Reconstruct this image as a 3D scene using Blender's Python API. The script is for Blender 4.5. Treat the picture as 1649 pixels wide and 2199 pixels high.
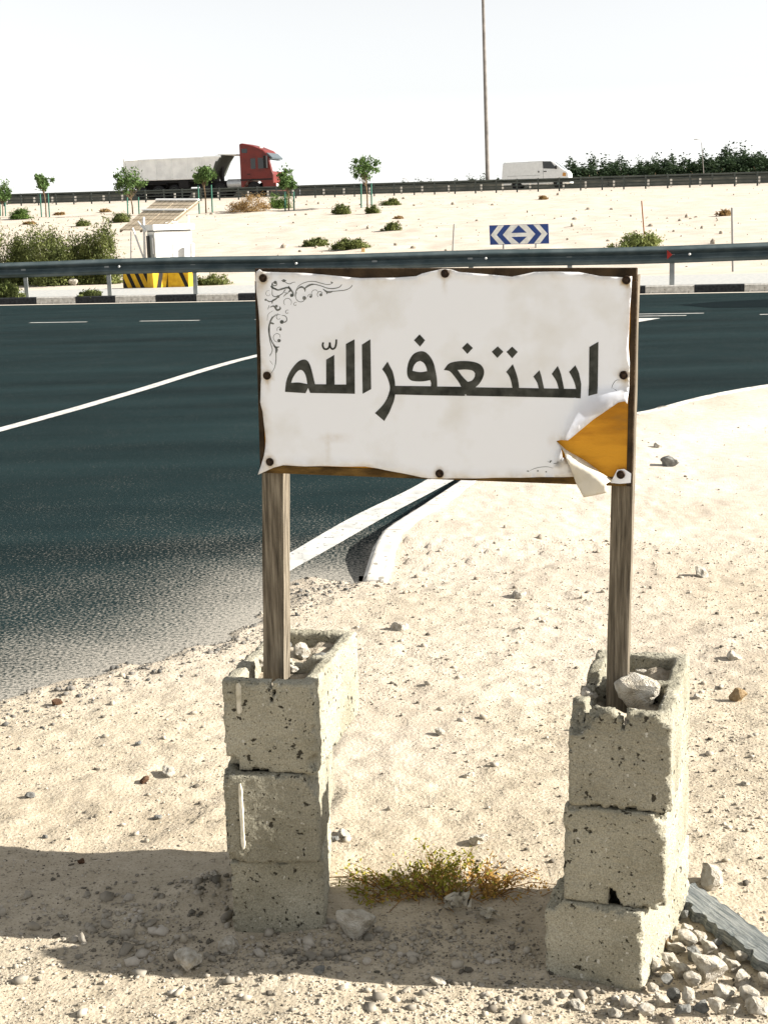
import bpy, bmesh, math, random
import numpy as np
from mathutils import Vector, Matrix
from mathutils.geometry import delaunay_2d_cdt

R = math.radians
scene = bpy.context.scene
for o in list(bpy.data.objects):
    bpy.data.objects.remove(o)
C = scene.collection

# ------------------------------------------------------------------ camera
PITCH, ROLL, CAM_H, FOC = R(11.47), R(1.8), 1.53, 3054.0     # FOC in photograph pixels (2199 px = 36 mm)
FW = np.array([0, math.cos(PITCH), -math.sin(PITCH)])
_r, _u = np.array([1., 0, 0]), np.array([0, math.sin(PITCH), math.cos(PITCH)])
RC = _r * math.cos(ROLL) - _u * math.sin(ROLL)
UC = _u * math.cos(ROLL) + _r * math.sin(ROLL)
CAM = np.array([0, 0, CAM_H])
cd = bpy.data.cameras.new('camera')
cam = bpy.data.objects.new('camera', cd)
C.objects.link(cam)
cd.sensor_fit = 'VERTICAL'
cd.sensor_height = 36
cd.sensor_width = 27
cd.lens = 50
cd.clip_start = .05
cd.clip_end = 9000
cam.matrix_world = Matrix(((RC[0], UC[0], -FW[0], CAM[0]), (RC[1], UC[1], -FW[1], CAM[1]), (RC[2], UC[2], -FW[2], CAM[2]), (0, 0, 0, 1)))
scene.camera = cam

# ------------------------------------------------------------------ sky, sun, exposure
SUN_EL, SUN_B = R(27), R(6.5)
S = Vector((math.cos(SUN_EL) * math.cos(SUN_B), -math.cos(SUN_EL) * math.sin(SUN_B), math.sin(SUN_EL)))
world = bpy.data.worlds.new('World')
scene.world = world
world.use_nodes = True
wn = world.node_tree.nodes
wl = world.node_tree.links
sky = wn.new('ShaderNodeTexSky')
sky.sky_type = 'NISHITA'
sky.sun_disc = False
sky.sun_elevation = SUN_EL
sky.sun_rotation = math.atan2(S.x, S.y)
sky.air_density = 1.0
sky.dust_density = .25
sky.ozone_density = 1.0
hsv = wn.new('ShaderNodeHueSaturation')
hsv.inputs['Saturation'].default_value = .10
bgn = wn['Background']
wl.new(sky.outputs[0], hsv.inputs['Color'])
wl.new(hsv.outputs[0], bgn.inputs['Color'])
bgn.inputs['Strength'].default_value = .069
sd = bpy.data.lights.new('sun', 'SUN')
sd.energy = 5.0
sd.angle = R(.5)
sd.color = (1.0, .945, .87)
sun = bpy.data.objects.new('sun', sd)
C.objects.link(sun)
sun.rotation_euler = S.to_track_quat('Z', 'Y').to_euler()
sun.location = (20, -5, 30)
vs = scene.view_settings
vs.view_transform = 'Standard'
vs.look = 'None'
vs.gamma = 1
vs.use_curve_mapping = False
vs.exposure = 1.45

# ------------------------------------------------------------------ pixel helpers (photograph pixel -> point of the place)
def ray(x, y):
    return FW + RC * (x - 824.5) / FOC - UC * (y - 1099.5) / FOC
def gz(x, y, z=0.):
    d = ray(x, y)
    return Vector(CAM + d * ((z - CAM_H) / d[2]))
def gy(x, y, Y):
    d = ray(x, y)
    return Vector(CAM + d * (Y / d[1]))
def gt(x, y, t):                      # at distance t from us, measured across the roads
    d = ray(x, y)
    return Vector(CAM + d * (t / (d[1] + .27 * d[0])))

# ------------------------------------------------------------------ noise
def _hash(i, j, s):
    n = (i * 374761393 + j * 668265263 + s * 982451653) & 0x7fffffff
    n = ((n ^ (n >> 13)) * 1274126177) & 0x7fffffff
    return ((n ^ (n >> 16)) & 0xffff) / 65535.0
def vnoise(x, y, s=0):
    x = np.asarray(x, float); y = np.asarray(y, float)
    i = np.floor(x).astype(np.int64); j = np.floor(y).astype(np.int64)
    f = x - i; g = y - j
    f = f * f * (3 - 2 * f); g = g * g * (3 - 2 * g)
    a = _hash(i, j, s); b = _hash(i + 1, j, s); c = _hash(i, j + 1, s); d = _hash(i + 1, j + 1, s)
    return (a + (b - a) * f) * (1 - g) + (c + (d - c) * f) * g - .5
def sstep(a, b, x):
    t = np.clip((np.asarray(x, float) - a) / (b - a), 0, 1)
    return t * t * (3 - 2 * t)

# ------------------------------------------------------------------ materials
MATS = {}
def mat(name, cols, scale=8., rough=.85, bump=.0, bscale=None, stretch=None, spec=.3, metal=0., transl=0., contrast=(.35, .65), detail=6., bdist=.01, speck=None):
    if name in MATS: return MATS[name]
    m = bpy.data.materials.new(name); m.use_nodes = True
    N, L = m.node_tree.nodes, m.node_tree.links
    p = N['Principled BSDF']
    p.inputs['Roughness'].default_value = rough
    p.inputs['Metallic'].default_value = metal
    p.inputs['Specular IOR Level'].default_value = spec
    tc = N.new('ShaderNodeTexCoord'); src = tc.outputs['Object']
    if stretch:
        mp = N.new('ShaderNodeMapping'); mp.inputs['Scale'].default_value = stretch
        L.new(src, mp.inputs[0]); src = mp.outputs[0]
    nz = N.new('ShaderNodeTexNoise'); nz.inputs['Scale'].default_value = scale; nz.inputs['Detail'].default_value = detail
    L.new(src, nz.inputs['Vector'])
    rp = N.new('ShaderNodeValToRGB')
    els = rp.color_ramp.elements
    n = len(cols)
    els[0].position = contrast[0]; els[0].color = (*cols[0], 1)
    els[1].position = contrast[1]; els[1].color = (*cols[-1], 1)
    for k in range(1, n - 1):
        e = els.new(contrast[0] + (contrast[1] - contrast[0]) * k / (n - 1)); e.color = (*cols[k], 1)
    L.new(nz.outputs[0], rp.inputs[0])
    col = rp.outputs[0]
    if speck:                          # (scale, colour, threshold)
        n2 = N.new('ShaderNodeTexNoise'); n2.inputs['Scale'].default_value = speck[0]; n2.inputs['Detail'].default_value = 2
        L.new(src, n2.inputs['Vector'])
        r2 = N.new('ShaderNodeMapRange'); r2.inputs[1].default_value = speck[2]; r2.inputs[2].default_value = speck[2] + .05
        L.new(n2.outputs[0], r2.inputs[0])
        mx = N.new('ShaderNodeMix'); mx.data_type = 'RGBA'
        L.new(r2.outputs[0], mx.inputs['Factor']); L.new(col, mx.inputs['A']); mx.inputs['B'].default_value = (*speck[1], 1)
        col = mx.outputs['Result']
    L.new(col, p.inputs['Base Color'])
    if bump:
        nb = N.new('ShaderNodeTexNoise'); nb.inputs['Scale'].default_value = bscale or scale * 3; nb.inputs['Detail'].default_value = 5
        L.new(src, nb.inputs['Vector'])
        b = N.new('ShaderNodeBump'); b.inputs['Strength'].default_value = bump; b.inputs['Distance'].default_value = bdist
        L.new(nb.outputs[0], b.inputs['Height']); L.new(b.outputs[0], p.inputs['Normal'])
    if transl:
        tr = N.new('ShaderNodeBsdfTranslucent'); L.new(col, tr.inputs[0])
        ms = N.new('ShaderNodeMixShader'); ms.inputs[0].default_value = transl
        L.new(p.outputs[0], ms.inputs[1]); L.new(tr.outputs[0], ms.inputs[2])
        L.new(ms.outputs[0], N['Material Output'].inputs[0])
    MATS[name] = m
    return m
def flat(name, c, rough=.6, spec=.3, metal=0., v=.12, scale=6., **k):
    return mat(name, [tuple(x * (1 - v) for x in c), tuple(min(1, x * (1 + v)) for x in c)], scale, rough, spec=spec, metal=metal, **k)

SAND_A, SAND_B = (.465, .41, .352), (.575, .522, .462)
def ground_material():
    m = bpy.data.materials.new('sand_ground'); m.use_nodes = True
    N, L = m.node_tree.nodes, m.node_tree.links
    p = N['Principled BSDF']; p.inputs['Roughness'].default_value = .95; p.inputs['Specular IOR Level'].default_value = .1
    tc = N.new('ShaderNodeTexCoord'); v = tc.outputs['Object']
    def noise(s, d=5.):
        n = N.new('ShaderNodeTexNoise'); n.inputs['Scale'].default_value = s; n.inputs['Detail'].default_value = d
        L.new(v, n.inputs['Vector']); return n.outputs[0]
    def ramp(src, a, b, ca, cb):
        r = N.new('ShaderNodeValToRGB'); r.color_ramp.elements[0].position = a; r.color_ramp.elements[1].position = b
        r.color_ramp.elements[0].color = (*ca, 1); r.color_ramp.elements[1].color = (*cb, 1); L.new(src, r.inputs[0]); return r.outputs[0]
    def mix(f, a, b, mode='MIX'):
        x = N.new('ShaderNodeMix'); x.data_type = 'RGBA'; x.blend_type = mode
        if isinstance(f, float): x.inputs['Factor'].default_value = f
        else: L.new(f, x.inputs['Factor'])
        for s, q in (('A', a), ('B', b)):
            if isinstance(q, tuple): x.inputs[s].default_value = (*q, 1)
            else: L.new(q, x.inputs[s])
        return x.outputs['Result']
    base = ramp(noise(1.3), .3, .7, SAND_A, SAND_B)
    fine = ramp(noise(24, 9), .30, .70, (.86, .85, .82), (1.07, 1.07, 1.07))
    base = mix(1.0, base, ramp(noise(210, 4), .3, .7, (.86, .85, .82), (1.06, 1.06, 1.06)), 'MULTIPLY')
    c = mix(1.0, base, fine, 'MULTIPLY')
    gsep = N.new('ShaderNodeAttribute'); gsep.attribute_name = 'gravel'
    c = mix(gsep.outputs['Fac'], c, mix(1.0, c, (.86, .835, .74), 'MULTIPLY'))
    at = N.new('ShaderNodeAttribute'); at.attribute_name = 'gravel'      # how much small dark grit lies in the sand
    g1 = noise(140, 3)
    ad = N.new('ShaderNodeMath'); ad.operation = 'MULTIPLY_ADD'; L.new(at.outputs['Fac'], ad.inputs[0]); ad.inputs[1].default_value = .13; L.new(g1, ad.inputs[2])
    gm = N.new('ShaderNodeMapRange'); gm.inputs[1].default_value = .72; gm.inputs[2].default_value = .80; L.new(ad.outputs[0], gm.inputs[0])
    c = mix(gm.outputs[0], c, (.20, .175, .13))
    g2 = noise(95, 2)
    gm2 = N.new('ShaderNodeMapRange'); gm2.inputs[1].default_value = .68; gm2.inputs[2].default_value = .74; L.new(g2, gm2.inputs[0])
    c = mix(gm2.outputs[0], c, (.50, .46, .39))
    L.new(c, p.inputs['Base Color'])
    b1 = N.new('ShaderNodeBump'); b1.inputs['Strength'].default_value = .6; b1.inputs['Distance'].default_value = .008; L.new(noise(95, 9), b1.inputs['Height'])
    L.new(b1.outputs[0], p.inputs['Normal'])
    return m
def asphalt_material():
    m = bpy.data.materials.new('asphalt'); m.use_nodes = True
    N, L = m.node_tree.nodes, m.node_tree.links
    p = N['Principled BSDF']; p.inputs['Roughness'].default_value = 1.; p.inputs['Specular IOR Level'].default_value = .03
    tc = N.new('ShaderNodeTexCoord'); v = tc.outputs['Object']
    def noise(s, d=4.):
        n = N.new('ShaderNodeTexNoise'); n.inputs['Scale'].default_value = s; n.inputs['Detail'].default_value = d
        L.new(v, n.inputs['Vector']); return n.outputs[0]
    r = N.new('ShaderNodeValToRGB'); r.color_ramp.elements[0].position = .3; r.color_ramp.elements[1].position = .75
    r.color_ramp.elements[0].color = (.004, .0105, .0115, 1); r.color_ramp.elements[1].color = (.012, .0245, .0265, 1)
    L.new(noise(110, 5), r.inputs[0])
    r2 = N.new('ShaderNodeValToRGB'); r2.color_ramp.elements[0].position = .3; r2.color_ramp.elements[1].position = .7
    r2.color_ramp.elements[0].color = (.68, .68, .68, 1); r2.color_ramp.elements[1].color = (1.5, 1.45, 1.42, 1)
    mp = N.new('ShaderNodeMapping'); mp.inputs['Scale'].default_value = (.25, 1.4, 1); mp.inputs['Rotation'].default_value = (0, 0, .26)
    L.new(v, mp.inputs[0]); nn = N.new('ShaderNodeTexNoise'); nn.inputs['Scale'].default_value = .9; nn.inputs['Detail'].default_value = 4; L.new(mp.outputs[0], nn.inputs['Vector'])
    L.new(nn.outputs[0], r2.inputs[0])
    mx = N.new('ShaderNodeMix'); mx.data_type = 'RGBA'; mx.blend_type = 'MULTIPLY'; mx.inputs['Factor'].default_value = 1
    L.new(r.outputs[0], mx.inputs['A']); L.new(r2.outputs[0], mx.inputs['B'])
    g3 = N.new('ShaderNodeMapRange'); g3.inputs[1].default_value = .60; g3.inputs[2].default_value = .72; L.new(noise(230, 2), g3.inputs[0])     # pale chippings in the surface
    mg = N.new('ShaderNodeMix'); mg.data_type = 'RGBA'; L.new(g3.outputs[0], mg.inputs['Factor']); L.new(mx.outputs['Result'], mg.inputs['A']); mg.inputs['B'].default_value = (.05, .07, .072, 1); mx = mg
    at = N.new('ShaderNodeAttribute'); at.attribute_name = 'dust'        # wind-blown sand lying on the road
    a1 = N.new('ShaderNodeMath'); a1.operation = 'MULTIPLY_ADD'; L.new(noise(75, 6), a1.inputs[0]); a1.inputs[1].default_value = 2.2; L.new(at.outputs['Fac'], a1.inputs[2])
    a2 = N.new('ShaderNodeMath'); a2.operation = 'MULTIPLY_ADD'; L.new(noise(2.2, 4), a2.inputs[0]); a2.inputs[1].default_value = .4; L.new(a1.outputs[0], a2.inputs[2])
    mr = N.new('ShaderNodeMapRange'); mr.inputs[1].default_value = 1.58; mr.inputs[2].default_value = 2.25; L.new(a2.outputs[0], mr.inputs[0])
    mx2 = N.new('ShaderNodeMix'); mx2.data_type = 'RGBA'; L.new(mr.outputs[0], mx2.inputs['Factor'])
    L.new(mx.outputs['Result'], mx2.inputs['A']); mx2.inputs['B'].default_value = (.31, .29, .25, 1)
    L.new(mx2.outputs['Result'], p.inputs['Base Color'])
    b = N.new('ShaderNodeBump'); b.inputs['Strength'].default_value = .5; b.inputs['Distance'].default_value = .006; L.new(noise(170, 3), b.inputs['Height']); L.new(b.outputs[0], p.inputs['Normal'])
    return m

# ------------------------------------------------------------------ mesh builder
def wloc(o):
    v = Vector((0, 0, 0))
    while o: v += o.location; o = o.parent
    return v
class MB:
    def __init__(s): s.v = []; s.f = []
    def add(s, vs_, fs):
        k = len(s.v); s.v += [tuple(p) for p in vs_]; s.f += [tuple(i + k for i in f) for f in fs]; return s
    def box(s, c, size, rot=None, taper=1.):
        hx, hy, hz = size[0] / 2, size[1] / 2, size[2] / 2
        P = [Vector((x * (taper if z > 0 else 1), y * (taper if z > 0 else 1), z)) for x in (-hx, hx) for y in (-hy, hy) for z in (-hz, hz)]
        if rot is not None: P = [rot @ p for p in P]
        c = Vector(c)
        return s.add([p + c for p in P], [(0, 1, 3, 2), (4, 6, 7, 5), (0, 4, 5, 1), (2, 3, 7, 6), (0, 2, 6, 4), (1, 5, 7, 3)])
    def prism(s, prof, ex, ey, ez, o, d0, d1):          # 2-D profile in (ex,ey), extruded along ez
        o = Vector(o); n = len(prof)
        a = [o + ex * x + ey * y + ez * d0 for x, y in prof]; b = [o + ex * x + ey * y + ez * d1 for x, y in prof]
        return s.add(a + b, [tuple(range(n))[::-1], tuple(range(n, 2 * n))] + [(i, (i + 1) % n, n + (i + 1) % n, n + i) for i in range(n)])
    def tube(s, path, rad, n=8, cap=True):
        path = [Vector(p) for p in path]
        if not isinstance(rad, (list, tuple)): rad = [rad] * len(path)
        V = []; F = []
        for i, p in enumerate(path):
            d = (path[min(i + 1, len(path) - 1)] - path[max(i - 1, 0)]).normalized()
            a = d.orthogonal().normalized() if i == 0 else (a - d * a.dot(d)).normalized()
            b = d.cross(a)
            for k in range(n):
                q = 2 * math.pi * k / n
                V.append(p + (a * math.cos(q) + b * math.sin(q)) * rad[i])
        for i in range(len(path) - 1):
            for k in range(n): F.append((i * n + k, i * n + (k + 1) % n, (i + 1) * n + (k + 1) % n, (i + 1) * n + k))
        if cap: F += [tuple(range(n))[::-1], tuple(range((len(path) - 1) * n, len(path) * n))]
        return s.add(V, F)
    def lathe(s, o, axis, prof, n=20):                   # profile (r, h) about axis
        o = Vector(o); axis = Vector(axis).normalized(); a = axis.orthogonal().normalized(); b = axis.cross(a)
        V = [o + axis * h + (a * math.cos(2 * math.pi * k / n) + b * math.sin(2 * math.pi * k / n)) * r for r, h in prof for k in range(n)]
        F = [(i * n + k, i * n + (k + 1) % n, (i + 1) * n + (k + 1) % n, (i + 1) * n + k) for i in range(len(prof) - 1) for k in range(n)]
        F += [tuple(range(n))[::-1], tuple(range((len(prof) - 1) * n, len(prof) * n))]
        return s.add(V, F)
    def mesh(s, m, smooth=False, origin=(0, 0, 0), name='m'):
        me = bpy.data.meshes.new(name); o = Vector(origin)
        me.from_pydata([tuple(Vector(p) - o) for p in s.v], [], s.f); me.update()
        if smooth: me.polygons.foreach_set('use_smooth', [True] * len(me.polygons))
        if m: me.materials.append(m)
        return me
    def build(s, name, m, parent=None, origin=None, smooth=False, bevel=0., fix=True):
        if origin is None:
            if parent: origin = wloc(parent)
            else:
                A = np.array(s.v); origin = ((A[:, 0].min() + A[:, 0].max()) / 2, (A[:, 1].min() + A[:, 1].max()) / 2, A[:, 2].min())
        me = s.mesh(m, smooth, origin, name)
        if fix or bevel:
            bm = bmesh.new(); bm.from_mesh(me)
            bmesh.ops.recalc_face_normals(bm, faces=bm.faces)
            bm.to_mesh(me); bm.free()
        o = bpy.data.objects.new(name, me); C.objects.link(o)
        if parent: o.parent = parent; o.location = Vector(origin) - wloc(parent)
        else: o.location = origin
        if bevel:
            b = o.modifiers.new('bevel', 'BEVEL'); b.width = bevel; b.segments = 2; b.limit_method = 'ANGLE'; b.angle_limit = R(40)
        return o
def tag(o, label=None, cat=None, group=None, kind=None):
    if label: o['label'] = label
    if cat: o['category'] = cat
    if group: o['group'] = group
    if kind: o['kind'] = kind
    return o
def empty(name, loc, rz=0.):
    o = bpy.data.objects.new(name, None); C.objects.link(o); o.location = loc; o.rotation_euler = (0, 0, rz); o.empty_display_size = .2
    return o
def inst(name, me, parent=None, loc=(0, 0, 0), rz=0., sc=None):
    o = bpy.data.objects.new(name, me); C.objects.link(o); o.parent = parent; o.location = loc
    o.rotation_euler = (0, 0, rz) if not isinstance(rz, (tuple, list)) else rz
    if sc: o.scale = sc if isinstance(sc, (tuple, list)) else (sc,) * 3
    return o
def npmesh(name, V, F, m, smooth=False):
    me = bpy.data.meshes.new(name); V = np.asarray(V, np.float32); F = np.asarray(F, np.int32)
    k = F.shape[1]
    me.vertices.add(len(V)); me.vertices.foreach_set('co', V.ravel())
    me.loops.add(F.size); me.loops.foreach_set('vertex_index', F.ravel())
    me.polygons.add(len(F)); me.polygons.foreach_set('loop_start', np.arange(0, F.size, k, dtype=np.int32))
    if smooth: me.polygons.foreach_set('use_smooth', np.ones(len(F), bool))
    me.update(calc_edges=True); me.validate()
    if m: me.materials.append(m)
    return me

# ================================================================== THE GROUND
def catmull(P, n=6):
    P = [np.array(p, float) for p in P]; out = []
    Q = [2 * P[0] - P[1]] + P + [2 * P[-1] - P[-2]]
    for i in range(1, len(Q) - 2):
        a, b, c, d = Q[i - 1:i + 3]
        for k in range(n):
            t = k / n
            out.append(.5 * (2 * b + (c - a) * t + (2 * a - 5 * b + 4 * c - d) * t * t + (3 * b - a - 3 * c + d) * t ** 3))
    out.append(P[-1]); return np.array(out)
KZ = .085
kerb_px = [(775, 1216), (809, 1151), (845, 1122), (887, 1096), (953, 1053)]
kerb_line = [gz(x, y, KZ)[:2] for x, y in kerb_px] + [(.93, 9.35), (1.45, 10.25)] + [gz(x, y, KZ)[:2] for x, y in ((1370, 886), (1500, 853), (1649, 826))] + [(5.2, 13.4), (8, 14.6), (13, 15.2), (24, 14.2), (80, 0)]
KERB = catmull(kerb_line, 6)
soft = [(-80, -14), (-20, -4), (-8, .4), (-4, 2.1), (-2.2, 3.35)] + [gz(x, y)[:2] for x, y in ((0, 1560), (250, 1470), (480, 1400), (600, 1335), (690, 1275))]
SOFT = catmull(soft + [KERB[0]], 5)
EDGE = np.vstack([SOFT[:-1], KERB])
NS = len(SOFT) - 1
def edge_dist(x, y, line=None, first=0):
    line = EDGE if line is None else line
    x = np.asarray(x, float); y = np.asarray(y, float)
    best = np.full(x.shape, 1e9); side = np.zeros(x.shape); idx = np.zeros(x.shape)
    for i in range(len(line) - 1):
        a, b = line[i], line[i + 1]; d = b - a; L2 = d @ d
        if L2 < 1e-12: continue
        t = np.clip(((x - a[0]) * d[0] + (y - a[1]) * d[1]) / L2, 0, 1)
        dx = x - a[0] - t * d[0]; dy = y - a[1] - t * d[1]; q = dx * dx + dy * dy
        m = q < best
        best = np.where(m, q, best); idx = np.where(m, i, idx)
    poly = np.vstack([line, [[400, -100], [400, 400], [-400, 400], [-400, -80]]]); ins = np.zeros(x.shape, bool)
    for i in range(len(poly)):
        (x1, y1), (x2, y2) = poly[i], poly[(i + 1) % len(poly)]
        if y1 == y2: continue
        c = (y1 > y) != (y2 > y)
        ins ^= c & (x < (x2 - x1) * (y - y1) / (y2 - y1) + x1)
    return np.sqrt(best) * np.where(ins, 1, -1), idx       # > 0 on the road
TK = 29.94
def height(x, y):
    x = np.asarray(x, float); y = np.asarray(y, float); t = y + .27 * x
    far = np.interp(t, [30, 30.3, 36, 40, 44, 98, 101, 104.5, 125, 130, 165, 400], [0, .12, .12, .16, .42, 3.28, 3.40, 3.62, 3.92, 3.7, .6, 0])
    far = far - .009 * np.clip(x, -150, 150) * sstep(44, 100, t) * (1 - sstep(130, 165, t))
    lump = vnoise(x / 1.7, y / 1.7, 1) * .5 + vnoise(x / .6, y / .6, 2) * .25
    far = far + lump * .22 * sstep(36, 46, t) * (1 - sstep(93, 97, t))
    d, i = edge_dist(x, y)
    near = .016 + vnoise(x / .9, y / .9, 3) * .022 + vnoise(x / .22, y / .22, 4) * .010 + vnoise(x / .07, y / .07, 5) * .0095 + vnoise(x / .03, y / .03, 6) * .006
    for dd, wd in ((1.0, .07), (1.28, .05), (2.2, .09)):
        near = near - .007 * np.exp(-((d + dd + .08 * vnoise(x / .8, y / .8, 12)) / wd) ** 2) * (x < -.15) + .004 * np.exp(-((d + dd + .13) / .05) ** 2) * (x < -.15)
    tx_, ty_ = (x + .47) * .92 + (y - 3.5) * .38, (y - 3.5) * .92 - (x + .47) * .38
    near = near + .0045 * np.sin(tx_ * 260) * np.sign(np.sin(ty_ * 75)) * (np.abs(tx_) < .07) * (np.abs(ty_) < .06)
    near = np.maximum(near + .003, .004 + vnoise(x / .05, y / .05, 7) * .004)
    onk = i >= NS - 1
    dk, ik = edge_dist(x, y, KERB)
    near = near + (KZ - .02) * (1 - sstep(.1, 1.5, np.abs(dk))) * sstep(0, 7, ik) * (d < .05)
    rd = np.where(onk, -.05, near - .06 * sstep(0, .42, d + vnoise(x / .3, y / .3, 9) * .25 + vnoise(x / .08, y / .08, 10) * .12))
    rd = np.where(d > .8, -.05, rd)
    inroad = np.where(d > 0, rd, near)
    return np.where(t < 29.98, inroad, far)
def hz(x, y):
    return float(height(np.array([x]), np.array([y]))[0])
def at(px, py, tmin=2.):              # where the line of sight meets the ground
    d = ray(px, py)
    T = np.concatenate([np.arange(tmin, 12, .01), np.arange(12, 180, .05)])
    P = CAM[None] + d[None] * (T / d[1])[:, None]
    h = height(P[:, 0], P[:, 1])
    k = np.argmax(P[:, 2] <= h)
    if P[k, 2] > h[k]: k = len(T) - 1
    return Vector((P[k, 0], P[k, 1], h[k]))

def spaced(lo, hi, fine_lo, fine_hi, step, grow):
    a = list(np.arange(fine_lo, fine_hi, step)); s = step
    while a[-1] < hi: s *= grow; a.append(a[-1] + s)
    b = []; s = step; c = fine_lo
    while c > lo: s *= grow; c -= s; b.append(c)
    return np.array(b[::-1] + a)
xs = spaced(-4000, 4000, -1.3, 1.5, .013, 1.045)
ysv = [1.6]; s_ = .012
while ysv[-1] < 5000:
    yv = ysv[-1]; s_ = .012 if yv < 4.2 else (.012 + .0085 * (yv - 4.2) if yv < 170 else s_ * 1.15)
    ysv.append(yv + s_)
ys = np.array(list(-np.geomspace(.05, 3000, 50)[::-1]) + [.6, 1.2] + ysv)
X, Y = np.meshgrid(xs, ys)
Z = height(X.ravel(), Y.ravel())
nx, ny = len(xs), len(ys)
ii = (np.arange(ny - 1)[:, None] * nx + np.arange(nx - 1)[None]).ravel()
gme = npmesh('ground', np.c_[X.ravel(), Y.ravel(), Z], np.c_[ii, ii + 1, ii + 1 + nx, ii + nx], ground_material(), True)
gr = np.clip(1.15 - (Y.ravel() - 2.4) / 5.5, .12, 1) * (.6 + 1.3 * (vnoise(X.ravel() / .8, Y.ravel() / .8, 20) + .5) * .8)
a_ = gme.attributes.new('gravel', 'FLOAT', 'POINT'); a_.data.foreach_set('value', np.clip(gr, 0, 1).astype(np.float32))
ground = bpy.data.objects.new('ground', gme); C.objects.link(ground)
tag(ground, 'pale sandy ground with fine gravel rising to the highway embankment', kind='structure')

# ---- the road: laid out along the far kerb (x, t)
rx = spaced(-80, 80, -9, 9, .12, 1.12)
rt = np.concatenate([np.arange(-14, 3.4, .6), np.arange(3.4, 10, .09), np.arange(10, 29.5, .4), [TK + .06]])
RX, RT = np.meshgrid(rx, rt); RY = RT - .27 * RX
rd_, ri_ = edge_dist(RX.ravel(), RY.ravel())
nx, ny = len(rx), len(rt)
ii = (np.arange(ny - 1)[:, None] * nx + np.arange(nx - 1)[None]).ravel()
quads = np.c_[ii, ii + 1, ii + 1 + nx, ii + nx]
onk = ri_ >= NS - 1
keep = np.where(onk, rd_ > -.10, rd_ > -.5)
quads = quads[keep[quads].all(axis=1)]
rme = npmesh('road', np.c_[RX.ravel(), RY.ravel(), np.zeros(RX.size)], quads, asphalt_material(), True)
ds_, _i = edge_dist(RX.ravel(), RY.ravel(), SOFT)
dust = np.maximum(np.exp(-np.abs(ds_) / .80), np.where(onk, np.exp(-np.clip(rd_, 0, None) / .05), 0))
dust = np.where(rd_ < 0, np.maximum(dust, .9), dust)
a_ = rme.attributes.new('dust', 'FLOAT', 'POINT'); a_.data.foreach_set('value', dust.astype(np.float32))
road = bpy.data.objects.new('road', rme); C.objects.link(road)
tag(road, 'dark asphalt road curving behind the sign, sandy at its near edge', kind='structure')

PAINT = mat('road_paint', [(.34, .34, .32), (.52, .51, .48)], 9, .9, contrast=(.3, .6), speck=(45, (.12, .13, .13), .63))
DARKSTRIP = mat('dark_road_strip', [(.003, .007, .008), (.007, .013, .015)], 40, 1., spec=.02)
def sheet(name, poly, z, m, parent=None):
    mb = MB(); mb.add([(p[0], p[1], z) for p in poly], [tuple(range(len(poly)))])
    return mb.build(name, m, parent)
def ribbon(pts, w, z):
    pts = [np.array(p[:2]) for p in pts]; L_, R_ = [], []
    for i, p in enumerate(pts):
        d = pts[min(i + 1, len(pts) - 1)] - pts[max(i - 1, 0)]; d = d / np.linalg.norm(d); n = np.array([-d[1], d[0]])
        L_.append(p + n * w / 2); R_.append(p - n * w / 2)
    mb = MB(); k = len(pts)
    mb.add([(*p, z) for p in L_ + R_], [(i, k + i, k + i + 1, i + 1) for i in range(k - 1)])
    return mb
marks = empty('road_markings', (0, 0, 0)); tag(marks, 'white painted lines on the asphalt road', kind='structure')
low = [(602, 1241), (622, 1228), (717, 1175), (835, 1107), (963, 1039)]
upp = [(602, 1201), (622, 1190), (756, 1112), (904, 1039)]
lowc = catmull([gz(*p)[:2] for p in low] + [(.95, 9.75), (1.55, 10.75)], 5); uppc = catmull([gz(*p)[:2] for p in upp] + [(.75, 9.9), (1.45, 11.0)], 5)
n_ = 24
def resamp(P, n):
    s = np.concatenate([[0], np.cumsum(np.linalg.norm(np.diff(P, axis=0), axis=1))]); q = np.linspace(0, s[-1], n)
    return np.c_[np.interp(q, s, P[:, 0]), np.interp(q, s, P[:, 1])]
A_, B_ = resamp(lowc, n_), resamp(uppc, n_)
mb = MB(); mb.add([(*p, .005) for p in A_] + [(*p, .005) for p in B_], [(i, i + 1, n_ + i + 1, n_ + i) for i in range(n_ - 1)]); mb.build('edge_line', PAINT, marks)
tip = gz(1418, 684)
gore = catmull([(-5.5, 3.2), gz(0, 924)[:2], gz(275, 846)[:2], gz(550, 765)[:2], (.1, 20.6), (2.3, 21.7)], 6)
ribbon(gore, .135, .005).build('lane_line', PAINT, marks)
sheet('gore_tip', [gz(1300, 690), gz(1300, 706), gz(1372, 692), (tip.x, tip.y), gz(1372, 684)], .006, PAINT, marks)
d0 = gz(65, 693.5); dv = Vector((1, -.265, 0))
for k in range(-4, 10):
    a = d0 + dv * (2.03 * k); ribbon([a, a + dv * 1.06], .10, .005).build('dash_line', PAINT, marks)
    if k >= 3:
        b = a + Vector((-.28, -.42, 0)); ribbon([b, b + dv * .98], .10, .005).build('dash_line', PAINT, marks)
pt = [gz(1455, 655), gz(1530, 662), gz(1660, 660), gz(1760, 656), gz(1760, 639), gz(1649, 643), gz(1540, 648)]
patch = sheet('dark_road_strip', pt, .0035, DARKSTRIP, None); tag(patch, 'darker strip on the asphalt near the far kerb', kind='structure')  # thin sheet, darker than the road around it

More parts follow.
